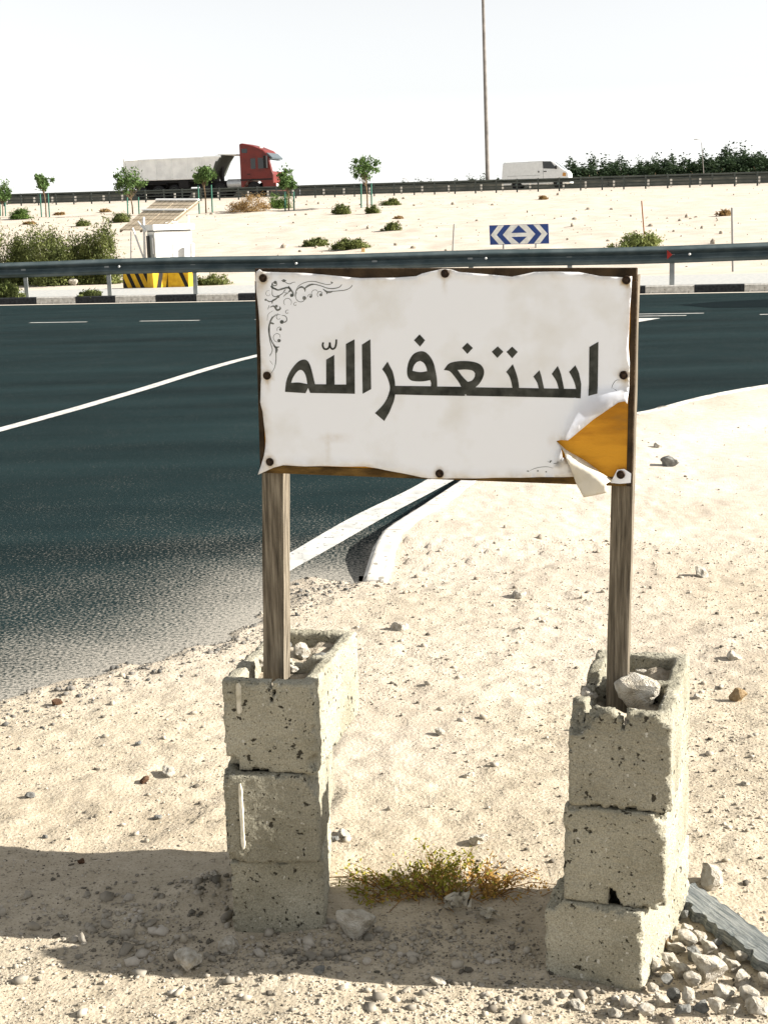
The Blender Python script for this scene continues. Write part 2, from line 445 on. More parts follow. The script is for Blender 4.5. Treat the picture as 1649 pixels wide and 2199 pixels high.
# ---- far kerb, gutter, pavement
KW = mat('kerb_white', [(.42, .40, .36), (.62, .60, .55)], 14, .9, detail=9., speck=(22, (.26, .24, .20), .62))
KB = mat('kerb_black', [(.010, .012, .014), (.03, .033, .036)], 18, .85)
KG = mat('kerb_grey', [(.40, .39, .37), (.55, .53, .50)], 18, .9)
KD = Vector((1, -.27, 0)).normalized(); KN = Vector((.27, 1, 0)).normalized()
def kp(s, off=0., z=0.):              # point along the far kerb; s = 0 where a black stone starts in the photo
    return K0 + KD * s + KN * off + Vector((0, 0, z))
k0 = gt(163, 648, TK); K0 = Vector((k0.x, TK - .27 * k0.x, 0))
k1 = gt(1490, 620, TK)
PER = (Vector((k1.x, TK - .27 * k1.x, 0)) - K0).length / 14.
PER = (Vector((k1.x, TK - .27 * k1.x, 0)) - K0).length / max(1, round((Vector((k1.x, TK - .27 * k1.x, 0)) - K0).length / 1.96))
gut = MB(); gut.add([kp(-60, -.28, .004), kp(70, -.28, .004), kp(70, .02, .004), kp(-60, .02, .004)], [(0, 1, 2, 3)])
go = gut.build('gutter', mat('gutter', [(.48, .43, .36), (.60, .55, .47)], 12, .95)); tag(go, 'sandy concrete gutter along the far kerb', kind='structure')
kerb = empty('kerb', K0); tag(kerb, 'black and white painted kerb along the far side of the road', kind='structure')
def stone_mesh(L_, W_, H_, m, sink=.05):
    b = .018
    prof = [(0, -sink), (W_, -sink), (W_, H_), (b, H_), (0, H_ - b)]
    mb = MB(); mb.prism(prof, Vector((0, 1, 0)), Vector((0, 0, 1)), Vector((1, 0, 0)), (0, 0, 0), .004, L_ - .004)
    me = mb.mesh(m); bm = bmesh.new(); bm.from_mesh(me); bmesh.ops.recalc_face_normals(bm, faces=bm.faces); bm.to_mesh(me); bm.free()
    return me
kang = math.atan2(KD.y, KD.x)
sw, sb = stone_mesh(PER / 2, .2, .155, KW), stone_mesh(PER / 2, .2, .155, KB)
for k in range(-14, 34):
    inst('kerb_stone', sb if k % 2 == 0 else sw, kerb, KD * (PER / 2 * k), kang)
pv = MB()
npv = 40
for k in range(npv):
    s0, s1 = -50 + 110 * k / npv, -50 + 110 * (k + 1) / npv
    wv = lambda q, k_: float(np.interp(q, [-8, 14], [3.9, 5.5])) + .12 * math.sin(k_); pv.add([kp(s0, .2, .138), kp(s1, .2, .138), kp(s1, wv(s1, k + 1), .138), kp(s0, wv(s0, k), .138)], [(0, 1, 2, 3)])
po = pv.build('pavement', mat('pavement', [(.30, .31, .30), (.40, .40, .38)], 9, .92, speck=(18, (.5, .44, .36), .62))); tag(po, 'grey paved strip behind the far kerb', kind='structure')

# ---- near kerb, half buried in the sand
nk = empty('kerb', (float(KERB[0][0]), float(KERB[0][1]), 0)); tag(nk, 'white and grey painted kerb half buried in sand behind the sign', kind='structure')
kl = np.concatenate([[0], np.cumsum(np.linalg.norm(np.diff(KERB, axis=0), axis=1))])
def kpt(s):
    return np.array([np.interp(s, kl, KERB[:, 0]), np.interp(s, kl, KERB[:, 1])])
s0 = 0.; k = 0
while s0 < 16:
    L_ = .72 if k == 0 else .62
    mb = MB(); sec = []
    for q in np.linspace(s0 + .004, s0 + L_ - .004, 4):
        p = kpt(q); d = kpt(q + .05) - kpt(q - .05 if q > .05 else 0); d /= np.linalg.norm(d); n = np.array([d[1], -d[0]])
        h = KZ + .010 - (.07 * (1 - q / .72) ** 1.5 if k == 0 else 0)
        sec.append([(*(p + n * -.01), -.05), (*(p + n * .0), h - .02), (*(p + n * .02), h), (*(p + n * .105), h), (*(p + n * .12), -.05)])
    V = [v for s in sec for v in s]; F = [(i * 5 + j, i * 5 + j + 1, i * 5 + 6 + j, i * 5 + 5 + j) for i in range(3) for j in range(4)] + [(0, 1, 2, 3, 4), (15, 16, 17, 18, 19)]
    mb.add(V, F); mb.build('kerb_stone', [KW, KG][k % 2] if k < 7 else KW, nk, bevel=.01)
    s0 += L_; k += 1

# ================================================================== CONCRETE BLOCKS AND SIGN
def concrete_material():
    m = bpy.data.materials.new('concrete'); m.use_nodes = True
    N, L = m.node_tree.nodes, m.node_tree.links
    p = N['Principled BSDF']; p.inputs['Roughness'].default_value = .95; p.inputs['Specular IOR Level'].default_value = .08
    tc = N.new('ShaderNodeTexCoord'); oi = N.new('ShaderNodeObjectInfo')
    ml = N.new('ShaderNodeMath'); ml.operation = 'MULTIPLY'; ml.inputs[1].default_value = 7.; L.new(oi.outputs['Random'], ml.inputs[0])
    va = N.new('ShaderNodeVectorMath'); va.operation = 'ADD'; L.new(tc.outputs['Object'], va.inputs[0]); L.new(ml.outputs[0], va.inputs[1]); v = va.outputs[0]
    def noise(s, d=4.):
        n = N.new('ShaderNodeTexNoise'); n.inputs['Scale'].default_value = s; n.inputs['Detail'].default_value = d; L.new(v, n.inputs['Vector']); return n.outputs[0]
    def rng_(src, a, b, c=0., d=1.):
        r = N.new('ShaderNodeMapRange'); r.inputs[1].default_value = a; r.inputs[2].default_value = b; r.inputs[3].default_value = c; r.inputs[4].default_value = d; L.new(src, r.inputs[0]); return r.outputs[0]
    def mix(f, a, b, mode='MIX'):
        x = N.new('ShaderNodeMix'); x.data_type = 'RGBA'; x.blend_type = mode
        if isinstance(f, float): x.inputs['Factor'].default_value = f
        else: L.new(f, x.inputs['Factor'])
        for s_, q in (('A', a), ('B', b)):
            if isinstance(q, tuple): x.inputs[s_].default_value = (*q, 1)
            else: L.new(q, x.inputs[s_])
        return x.outputs['Result']
    c = mix(rng_(noise(7, 5), .3, .7), (.24, .228, .175), (.385, .37, .305))
    c = mix(rng_(noise(330, 4), .34, .66), mix(1.0, c, (.72, .70, .66), 'MULTIPLY'), mix(1.0, c, (1.16, 1.15, 1.12), 'MULTIPLY'))
    tone = rng_(oi.outputs['Random'], 0., 1., .82, 1.12); tm = N.new('ShaderNodeMix'); tm.data_type = 'RGBA'; tm.blend_type = 'MULTIPLY'; tm.inputs['Factor'].default_value = 1.; L.new(c, tm.inputs['A']); L.new(tone, tm.inputs['B']); c = tm.outputs['Result']
    pits = rng_(noise(62, 3), .655, .69); c = mix(pits, c, (.05, .045, .033))
    pit2 = rng_(noise(150, 2), .655, .70); c = mix(pit2, c, (.08, .07, .05))
    pal = rng_(noise(80, 2), .70, .74); c = mix(pal, c, (.50, .48, .42))
    L.new(c, p.inputs['Base Color'])
    h = N.new('ShaderNodeMath'); h.operation = 'MULTIPLY_ADD'; L.new(pits, h.inputs[0]); h.inputs[1].default_value = -.9; L.new(noise(150, 6), h.inputs[2])
    b = N.new('ShaderNodeBump'); b.inputs['Strength'].default_value = .9; b.inputs['Distance'].default_value = .005; L.new(h.outputs[0], b.inputs['Height']); L.new(b.outputs[0], p.inputs['Normal'])
    return m
CONC = concrete_material()
SUNLIT = mat('sunlit_tone', [(.42, .39, .30), (.66, .62, .52)], 45, .95, spec=.05)  # pale tone that paints a sunlit strip on the block fronts
def block(x, y, yaw, z, label, seed, chips=(), cracks=(), lit_strips=(), tilt=0.):
    """hollow 20x20x40 cm concrete block, worn: built from small cells, chipped, then relaxed"""
    rng = np.random.default_rng(seed)
    v = .0074; nx, ny, nz = 27, 54, 27
    O = np.ones((nx + 2, ny + 2, nz + 2), bool); O[0] = O[-1] = 0; O[:, 0] = O[:, -1] = 0; O[:, :, 0] = O[:, :, -1] = 0
    w = 4
    O[1 + w:1 + nx - w, 1 + w:1 + ny // 2 - 2, :] = 0
    O[1 + w:1 + nx - w, 1 + ny // 2 + 2:1 + ny - w, :] = 0
    I, J, K = np.meshgrid(np.arange(nx + 2), np.arange(ny + 2), np.arange(nz + 2), indexing='ij')
    def bite(c, r): O[(I - c[0]) ** 2 + (J - c[1]) ** 2 + (K - c[2]) ** 2 < r * r] = 0
    for _ in range(34):                                   # nibbled edges
        e = rng.integers(0, 4); t = rng.random()
        c = [(0.2, 1 + t * ny, rng.choice([.2, nz + .8])), (nx + .8, 1 + t * ny, rng.choice([.2, nz + .8])), (1 + t * nx, .2, rng.choice([.2, nz + .8])), (rng.choice([.2, nx + .8]), .2, 1 + t * nz)][e]
        bite(c, rng.uniform(.8, 2.0))
    for (a, b, c, r) in chips: bite((1 + a * nx, 1 + b * ny, 1 + c * nz), r)
    for (a, c0, c1, wd) in cracks:                         # slots through the front wall
        for kz in range(int(1 + c0 * nz), int(1 + c1 * nz) + 1):
            ww = wd if not isinstance(wd, tuple) else wd[0] + (wd[1] - wd[0]) * ((kz - 1) / nz - c0) / max(.01, c1 - c0)
            cx_ = 1 + a * nx + .6 * math.sin(kz * 1.1)
            O[int(round(cx_ - ww / 2)):int(round(cx_ - ww / 2)) + max(1, int(round(ww))), 1:2 + w, kz] = 0
    V = {}; VL = []; F = []
    def vid(p):
        if p not in V: V[p] = len(VL); VL.append(p)
        return V[p]
    dirs = [((1, 0, 0), [(1, 0, 0), (1, 1, 0), (1, 1, 1), (1, 0, 1)]), ((-1, 0, 0), [(0, 0, 0), (0, 0, 1), (0, 1, 1), (0, 1, 0)]),
            ((0, 1, 0), [(0, 1, 0), (0, 1, 1), (1, 1, 1), (1, 1, 0)]), ((0, -1, 0), [(0, 0, 0), (1, 0, 0), (1, 0, 1), (0, 0, 1)]),
            ((0, 0, 1), [(0, 0, 1), (1, 0, 1), (1, 1, 1), (0, 1, 1)]), ((0, 0, -1), [(0, 0, 0), (0, 1, 0), (1, 1, 0), (1, 0, 0)])]
    for d, q in dirs:
        nb = np.roll(O, (-d[0], -d[1], -d[2]), (0, 1, 2))
        for i, j, k in np.argwhere(O & ~nb):
            F.append([vid((i + a, j + b, k + c)) for a, b, c in q])
    P = (np.array(VL, float) - 1) * v; F = np.array(F)
    E = np.vstack([F[:, [0, 1]], F[:, [1, 2]], F[:, [2, 3]], F[:, [3, 0]]])
    for it in range(1):
        A = np.zeros_like(P); cn = np.zeros(len(P))
        for a, b in ((0, 1), (1, 0)):
            np.add.at(A, E[:, a], P[E[:, b]]); np.add.at(cn, E[:, a], 1)
        P = P + (A / cn[:, None] - P) * .5
    nzv = np.stack([vnoise(P[:, 1] * 45 + P[:, 2] * 31 + seed, P[:, 2] * 45 + P[:, 0] * 27, q) for q in (1, 2, 3)], 1)
    P = P + nzv * .0034 + rng.normal(0, .0010, P.shape)
    me = npmesh('concrete_block', P, F, CONC, True)
    o = bpy.data.objects.new('concrete_block', me); C.objects.link(o)
    o.location = (x, y, z); o.rotation_euler = (0, tilt, -R(yaw))
    for (x0, x1, z0, z1, out) in lit_strips:                    # raised strip on the front face, sunlight put into its pale colour
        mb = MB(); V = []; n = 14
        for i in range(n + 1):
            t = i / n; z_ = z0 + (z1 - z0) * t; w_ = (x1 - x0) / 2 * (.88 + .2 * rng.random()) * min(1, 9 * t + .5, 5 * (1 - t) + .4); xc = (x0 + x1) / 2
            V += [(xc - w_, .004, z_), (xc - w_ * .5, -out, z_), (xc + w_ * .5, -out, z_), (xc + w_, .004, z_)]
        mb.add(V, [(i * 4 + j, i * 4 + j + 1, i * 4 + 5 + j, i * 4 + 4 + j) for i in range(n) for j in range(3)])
        inst('sunlit_strip', mb.mesh(SUNLIT), o)
    return tag(o, label, 'block', 'hollow concrete blocks holding the sign up')
block(-.355, 2.862, 0., -.012, 'bottom concrete block of the left stack, standing in shadow on the sand', 1, chips=[(1, 0, 0, 3.)])
block(-.360, 2.852, 2.8, .190, 'middle concrete block of the left stack, lit strip down its front', 2, chips=[(0, 0, 0, 2.4), (1, 0, 1, 4.2), (1, 0, .92, 3.4)], lit_strips=[(.030, .043, .035, .185, .006)])
block(-.355, 2.883, 12.7, .392, 'top concrete block of the left stack, cracked front lip and stones inside', 3, chips=[(0, 0, 0, 4), (1, 0, .1, 2.6), (.55, .5, 1, 4)], cracks=[(.55, .8, 1.02, 1.3)], lit_strips=[(.030, .045, .13, .198, .007)])
block(.298, 2.654, 25.4, -.012, 'bottom concrete block of the right stack, turned out from the two above', 4, chips=[(.03, .03, 1, 4)])
block(.336, 2.640, 18.6, .190, 'middle concrete block of the right stack with a notch at its lower edge', 5, chips=[(1, 0, 0, 3), (.98, 0, .95, 2.8)], cracks=[(.48, -.02, .16, (3.4, 1))])
block(.346, 2.640, 17.1, .392, 'top concrete block of the right stack with a notched, broken rim', 6, chips=[(0, .02, 1, 5), (.2, 0, 1, 3.2), (.07, 0, .85, 3.6), (0, .3, 1, 6), (0, .5, 1, 5), (1, 0, .98, 3.5)], cracks=[(.52, .83, 1.02, (1., 3.6))])

# ---- the sign's own frame
K_ = .965
SC = Vector((.1244 * K_, 2.95 * K_, CAM_H + (1.2173 - CAM_H) * K_))
SU = Vector((.96381704, -.26580573, -.02010068)); SV = Vector((.02026582, -.00212169, .99979238)); SN = Vector((-.26579319, -.96402428, .00334185))
SW, SH = .7997 * K_, .4393 * K_
def uv(px, py):
    d = Vector(ray(px, py)); t = (SC - Vector(CAM)).dot(SN) / d.dot(SN)
    p = Vector(CAM) + d * t - SC
    return (p.dot(SU), p.dot(SV))
def sp(u, v, n=0.): return SC + SU * u + SV * v + SN * n
sign = empty('wooden_sign', (SC.x, SC.y, .42))
tag(sign, 'white wooden board sign with black Arabic lettering on two timber posts', 'sign')
WOOD = mat('post_wood', [(.062, .052, .038), (.145, .122, .09), (.26, .225, .17)], 5, .85, bump=.6, bscale=26, stretch=(34, 34, 2.2), spec=.15, contrast=(.3, .72), bdist=.004)
PLY = mat('plywood', [(.20, .12, .04), (.42, .19, .018), (.58, .28, .025)], 7, .75, bump=.25, bscale=60, stretch=(1, 1, 4), spec=.15, contrast=(.28, .62))
BATT2 = mat('batten_wood_pale', [(.06, .035, .012), (.17, .10, .03)], 7, .85, bump=.5, bscale=40, stretch=(3, 3, 9), spec=.12)
BATT = mat('batten_wood', [(.022, .015, .009), (.06, .04, .022)], 7, .85, bump=.5, bscale=40, stretch=(3, 3, 3), spec=.15)
def beam(name, a, b, wu, wn, m, parent, seed, seg=26, shape=None):
    """timber with slightly wavering edges, from a to b; wu across the sign, wn through it"""
    a, b = Vector(a), Vector(b); mb = MB(); prof = []
    q = 5
    for e in range(4):
        for k in range(q):
            t = k / q * 2 - 1
            prof.append([(t, -1), (1, t), (-t, 1), (-1, -t)][e])
    n = len(prof); V = []; F = []
    for i in range(seg + 1):
        t = i / seg; c = a.lerp(b, t) + SU * float(vnoise(t * 3.1, 1.5, seed)) * .006
        for j, (x, y) in enumerate(prof):
            rr = 1 - .05 * (abs(x) > .9 and abs(y) > .9)
            wob = 1 + .05 * float(vnoise(t * 14, j * .9, seed + 3))
            V.append(c + SU * (x * wu / 2 * rr * wob) - SN * (y * wn / 2 * rr * wob))
    for i in range(seg):
        for j in range(n): F.append((i * n + j, i * n + (j + 1) % n, (i + 1) * n + (j + 1) % n, (i + 1) * n + j))
    F += [tuple(range(n))[::-1], tuple(range(seg * n, (seg + 1) * n))]
    mb.add(V, F); return mb.build(name, m, parent)
bt = .012                              # board thickness; its front face is the plane n = 0
pw, pd = .050, .045
def foot(px, py, z, back):
    return gz(px, py, z)
lu0, lu1 = uv(590, 1030)[0], uv(595, 1400)[0]
ru0 = uv(1333, 1055)[0]
lt = sp(uv(589, 1030)[0], SH / 2 - .015, -bt - pd / 2 - .001)
rt_ = sp(uv(1335, 1050)[0], SH / 2 - .015, -bt - pd / 2 - .001)
def low_end(px, py, top, zl):          # run the post down so that it passes behind the block's front wall at this point
    d = Vector(ray(px, py)); c = Vector(CAM); n = Vector((SN.x, SN.y, 0)).normalized()
    t = (top - c).dot(n) / d.dot(n); m_ = c + d * t
    k = (zl - top.z) / (m_.z - top.z); return top.lerp(m_, k)
beam('post', low_end(595, 1400, lt, .41), lt, pw, pd, WOOD, sign, 11)
beam('post', low_end(1325, 1470, rt_, .41), rt_, .044, pd, WOOD, sign, 12)
def sbox(u0, u1, v0, v1, n0, n1):
    mb = MB(); V = [sp(u, v, n) for u in (u0, u1) for v in (v0, v1) for n in (n0, n1)]
    return mb.add(V, [(0, 1, 3, 2), (4, 6, 7, 5), (0, 4, 5, 1), (2, 3, 7, 6), (0, 2, 6, 4), (1, 5, 7, 3)])
hw, hh = SW / 2, SH / 2
sbox(-hw + .003, hw - .003, -hh + .003, hh - .003, -bt, 0).build('board', PLY, sign)
e_ = .0025
sbox(-hw, hw, hh - .024, hh, -bt + .001, e_).build('batten', BATT, sign, bevel=.002)
sbox(hw - .011, hw + .001, -hh, hh - .0245, -bt + .001, e_).build('batten', BATT, sign, bevel=.002)
sbox(-hw - .001, -hw + .011, -hh, hh - .0245, -bt + .001, e_).build('batten', BATT, sign, bevel=.002)
sbox(-hw + .0115, hw - .0115, -hh, -hh + .018, -bt + .001, e_ * .8).build('batten', BATT2, sign, bevel=.002)

def wave(u, v): return .0052 + .0006 * math.sin(u * 9 + 1.3 * v * 8) + .0005 * math.sin(v * 15 - u * 6)
def inside(p, poly):
    x, y = p; c = False; n = len(poly)
    for i in range(n):
        x1, y1 = poly[i]; x2, y2 = poly[(i + 1) % n]
        if (y1 > y) != (y2 > y) and x < (x2 - x1) * (y - y1) / (y2 - y1) + x1: c = not c
    return c
def segdist(p, poly):
    P = np.array(poly); Q = np.roll(P, -1, 0); d = Q - P; w = np.array(p) - P
    t = np.clip((w * d).sum(1) / np.maximum((d * d).sum(1), 1e-12), 0, 1); r = w - d * t[:, None]
    return float(np.sqrt((r * r).sum(1)).min())
def fill(polys, step):
    """triangulate polygons (first outer, others holes) with inner points; returns verts2d, tris"""
    V = []; E = []
    for poly in polys:
        k = len(V); out = []
        n = len(poly)
        for i in range(n):
            a, b = Vector(poly[i]), Vector(poly[(i + 1) % n]); m_ = max(1, int((b - a).length / step))
            out += [a.lerp(b, j / m_) for j in range(m_)]
        V += out; n = len(out); E += [(k + i, k + (i + 1) % n) for i in range(n)]
    us = [p[0] for p in polys[0]]; vs2 = [p[1] for p in polys[0]]
    u = min(us)
    while u < max(us):
        w = min(vs2)
        while w < max(vs2):
            p = (u + step * .3 * random.random(), w + step * .3 * random.random())
            if inside(p, polys[0]) and not any(inside(p, h) for h in polys[1:]) and min(segdist(p, q) for q in polys) > step * .4: V.append(Vector(p))
            w += step
        u += step
    r = delaunay_2d_cdt(V, E, [], 0, 1e-6)
    vo, fo = r[0], r[2]; T = []
    for f in fo:
        c = sum((Vector(vo[i]) for i in f), Vector((0, 0))) / len(f)
        if inside(c, polys[0]) and not any(inside(c, h) for h in polys[1:]): T.append(tuple(f))
    return [tuple(p) for p in vo], T
random.seed(4)
ban_px = [(560, 578), (566, 583), (577, 584), (656, 586), (709, 591), (775, 597), (850, 596), (895, 593), (909, 587), (930, 582), (952, 577), (969, 578), (987, 584), (1038, 588), (1101, 594), (1147, 584), (1186, 583), (1243, 584), (1289, 593), (1335, 595), (1357, 593),
          (1355, 630), (1352, 672), (1349, 744), (1352, 778), (1351, 830), (1351, 862), (1345, 856), (1331, 859), (1280, 894), (1224, 940), (1195, 946), (1206, 957), (1217, 985), (1228, 1010), (1234, 1022), (1127, 1024), (1000, 1026), (940, 1027), (906, 1024), (860, 1014), (815, 1005), (786, 1001), (701, 1000), (658, 1000), (610, 998), (590, 1003), (575, 1010), (557, 1018),
          (563, 1000), (570, 977), (572, 960), (573, 940), (570, 910), (568, 883), (564, 868), (563, 863), (563, 749), (560, 700), (557, 664), (553, 620), (551, 593), (553, 583)]
ban = [uv(*p) for p in ban_px]
fl_a, fl_b, fl_c = np.array(uv(1250, 846)), np.array(uv(1349, 846)), np.array(uv(1216, 946))
def lift(u, v):                        # the torn flap bulges away from the board
    d = fl_b - fl_a; e = fl_c - fl_a; w = np.array((u, v)) - fl_a
    det = d[0] * e[1] - d[1] * e[0]; s = (w[0] * e[1] - w[1] * e[0]) / det; t = (d[0] * w[1] - d[1] * w[0]) / det
    q = min(max(s + 0.12, 0), 1.2) * min(max(t + .12, 0), 1.2)
    return .034 * min(1, 4.2 * q) if s > -.15 and t > -.15 and s + t < 1.5 else 0
bolts_px = [(567, 597), (957, 587), (1345, 601), (576, 806), (1339, 805), (582, 991), (945, 1016), (1333, 1018)]
bolts = [uv(*p) for p in bolts_px]
bv, bf = fill([ban], .0085)
random.seed(9)
V = []; ST = []
for (u, v) in bv:
    e = segdist((u, v), ban); k = max(0, 1 - e / .018)
    near = min(math.hypot(u - a, v - b) for a, b in bolts)
    rip = k * (.5 + .5 * math.sin(u * 70 + v * 50)) * .0042 * min(1, near / .03)
    n = wave(u, v) + rip + lift(u, v)
    for a, b in bolts:                 # folds pulled in towards each fixing
        q = math.hypot(u - a, v - b)
        if .008 < q < .05 and e < .022: n += (min(1, (.022 - e) / .008)) * .0010 * math.sin(math.atan2(v - b, u - a) * 7 + a * 40) * math.sin(math.pi * (q - .008) / .042)
    V.append(sp(u, v, n))
    st = max(0, 1 - near / .017) * .8 + .30 * max(0, 1 - e / .02) * (.4 + 1.2 * abs(float(vnoise(u * 40, v * 40, 3))))
    a, b = uv(720, 940)
    st += .22 * max(0, 1 - math.hypot((u - a) / .045, (v - b) / .012)) + .2 * max(0, 1 - math.hypot((u - uv(705, 975)[0]) / .006, (v - uv(705, 960)[1]) / .04))
    for a, b in bolts:
        if abs(u - a) < .006 and -.045 < v - b < 0: st += .3 * (1 + (v - b) / .045)
    ST.append(min(1, st))
def banner_material():
    m = bpy.data.materials.new('banner_vinyl'); m.use_nodes = True
    N, L = m.node_tree.nodes, m.node_tree.links; p = N['Principled BSDF']; p.inputs['Roughness'].default_value = .5; p.inputs['Specular IOR Level'].default_value = .3
    tc = N.new('ShaderNodeTexCoord'); nz = N.new('ShaderNodeTexNoise'); nz.inputs['Scale'].default_value = 9; nz.inputs['Detail'].default_value = 7; L.new(tc.outputs['Object'], nz.inputs['Vector'])
    rp = N.new('ShaderNodeValToRGB'); rp.color_ramp.elements[0].position = .16; rp.color_ramp.elements[0].color = (.73, .73, .71, 1); rp.color_ramp.elements[1].position = .48; rp.color_ramp.elements[1].color = (.87, .90, .955, 1); L.new(nz.outputs[0], rp.inputs[0])
    a = N.new('ShaderNodeAttribute'); a.attribute_name = 'stain'
    n2 = N.new('ShaderNodeTexNoise'); n2.inputs['Scale'].default_value = 70; L.new(tc.outputs['Object'], n2.inputs['Vector'])
    mu = N.new('ShaderNodeMath'); mu.operation = 'MULTIPLY'; L.new(a.outputs['Fac'], mu.inputs[0]); L.new(n2.outputs[0], mu.inputs[1])
    m2 = N.new('ShaderNodeMath'); m2.operation = 'MULTIPLY'; m2.inputs[1].default_value = 2.3; m2.use_clamp = True; L.new(mu.outputs[0], m2.inputs[0])
    mx = N.new('ShaderNodeMix'); mx.data_type = 'RGBA'; L.new(m2.outputs[0], mx.inputs['Factor']); L.new(rp.outputs[0], mx.inputs['A']); mx.inputs['B'].default_value = (.42, .30, .13, 1)
    L.new(mx.outputs['Result'], p.inputs['Base Color'])
    tr = N.new('ShaderNodeBsdfTranslucent'); L.new(mx.outputs['Result'], tr.inputs[0])
    ms = N.new('ShaderNodeMixShader'); ms.inputs[0].default_value = .12
    fr = N.new('ShaderNodeAttribute'); fr.attribute_name = 'free'; mf = N.new('ShaderNodeMapRange'); mf.inputs[3].default_value = .08; mf.inputs[4].default_value = .45; L.new(fr.outputs['Fac'], mf.inputs[0]); L.new(mf.outputs[0], ms.inputs[0])
    L.new(p.outputs[0], ms.inputs[1]); L.new(tr.outputs[0], ms.inputs[2]); L.new(ms.outputs[0], N['Material Output'].inputs[0])
    return m
BAN = banner_material()
mb = MB(); mb.add(V, bf)
banner = mb.build('banner', BAN, sign, smooth=True)
a_ = banner.data.attributes.new('stain', 'FLOAT', 'POINT'); a_.data.foreach_set('value', np.array(ST, np.float32))
a_ = banner.data.attributes.new('free', 'FLOAT', 'POINT'); a_.data.foreach_set('value', np.array([min(1, lift(u, v) / .02) for u, v in bv], np.float32))   # where the sheet hangs clear of the board
so = banner.modifiers.new('thick', 'SOLIDIFY'); so.thickness = .0006; so.offset = 0
banner['label'] = 'white vinyl sheet, torn open at its lower right corner'
# lower torn flap, folded forward and hanging
FLAP = mat('flap_vinyl', [(.62, .56, .42), (.76, .72, .62)], 25, .6, transl=.3, contrast=(.3, .6))
flap_px = [(1196, 947), (1216, 963), (1255, 988), (1293, 1014), (1316, 1029), (1304, 1034), (1309, 1052), (1257, 1062), (1240, 1034), (1228, 1000), (1216, 970)]
fp = [uv(*p) for p in flap_px]
fv, ff = fill([fp], .006)
a0, a1 = np.array(fp[0]), np.array(fp[4]); dn = (a1 - a0) / np.linalg.norm(a1 - a0); nn_ = np.array([dn[1], -dn[0]])
V = []
for (u, v) in fv:
    q = (np.array((u, v)) - a0) @ nn_; q = abs(q)
    s = ((np.array((u, v)) - a0) @ dn) / np.linalg.norm(a1 - a0)
    V.append(sp(u, v, .006 + .022 * math.sin(min(1, q / .014) * 1.57) * min(1, 4 * s) + .004 * math.sin(s * 9)))
mb = MB(); mb.add(V, ff); fo = mb.build('torn_flap', FLAP, sign, smooth=True); fo['label'] = 'cream torn flap of the sheet hanging over the lower edge'
so = fo.modifiers.new('thick', 'SOLIDIFY'); so.thickness = .0006
# scrap of sheet left under the corner screw
scr = [uv(*p) for p in ((1318, 1022), (1325, 1008), (1340, 1006), (1355, 1016), (1354, 1036), (1330, 1038), (1310, 1036))]
sv_, sf_ = fill([scr], .008); mb = MB(); mb.add([sp(u, v, .0045) for u, v in sv_], sf_); mb.build('banner_scrap', BAN, sign)
# screws with cup washers
BOLT = mat('rusty_screw', [(.012, .008, .006), (.05, .028, .014)], 200, .6, metal=.4)
for (u, v) in bolts:
    o = sp(u, v, wave(u, v) - .001)
    mb = MB(); mb.lathe(o, SN, [(.0085, 0), (.0085, .003), (.0075, .0048), (.0050, .0036), (.0046, .0036), (.0040, .0056), (.0010, .0062)], 18); mb.build('screw', BOLT, sign, smooth=False)

# ---- the lettering, printed on the sheet
INK = mat('black_ink', [(.020, .022, .019), (.05, .052, .045), (.085, .088, .08)], 45, .75, spec=.15, contrast=(.3, .75), detail=9.)
def z4(p): return uv(530 + p[0] / 3.5085, 550 + p[1] / 3.5085)
def z5(p): return uv(930 + p[0] / 3.5085, 550 + p[1] / 3.5085)
def smooth(poly, n=4, ang=50):
    """round the gentle corners of an outline, keep the sharp ones"""
    P = [np.array(p, float) for p in poly]; n0 = len(P); out = []
    def sharp(i):
        a, b, c = P[i - 1], P[i], P[(i + 1) % n0]; d1, d2 = b - a, c - b
        return abs(math.degrees(math.atan2(d1[0] * d2[1] - d1[1] * d2[0], d1 @ d2))) > ang
    for i in range(n0):
        b, c = P[i], P[(i + 1) % n0]
        a = 2 * b - c if sharp(i) else P[i - 1]
        d = 2 * c - b if sharp((i + 1) % n0) else P[(i + 2) % n0]
        L = np.linalg.norm(c - b)
        if L > 75: out.append(b); continue
        for k in range(n):
            t = k / n; out.append(.5 * (2 * b + (c - a) * t + (2 * a - 5 * b + 4 * c - d) * t * t + (3 * b - a - 3 * c + d) * t ** 3))
    return [tuple(p) for p in out]
def glyph(name, polys, cv, sm=True):
    polys = [[cv(p) for p in (smooth(q) if sm else q)] for q in polys]
    v, t = fill(polys, .010)
    mb = MB(); mb.add([sp(u, w, wave(u, w) + .0010 + lift(u, w) * 1.03) for u, w in v], t); return mb.build(name, INK, sign)
glyph('letter', [[(297, 1020), (300, 980), (306, 940), (325, 885), (358, 832), (398, 791), (435, 777), (462, 786), (482, 815), (497, 862), (509, 912), (522, 963), (605, 963), (605, 778), (665, 743), (668, 965), (755, 965), (753, 660), (818, 625), (820, 1035), (485, 1028), (470, 990), (450, 1030)],
                 [(342, 952), (355, 915), (380, 876), (405, 856), (428, 860), (446, 885), (456, 915), (464, 962), (400, 950)]], z4)
glyph('letter', [[(873, 665), (937, 625), (942, 1000), (878, 1035)]], z4, False)
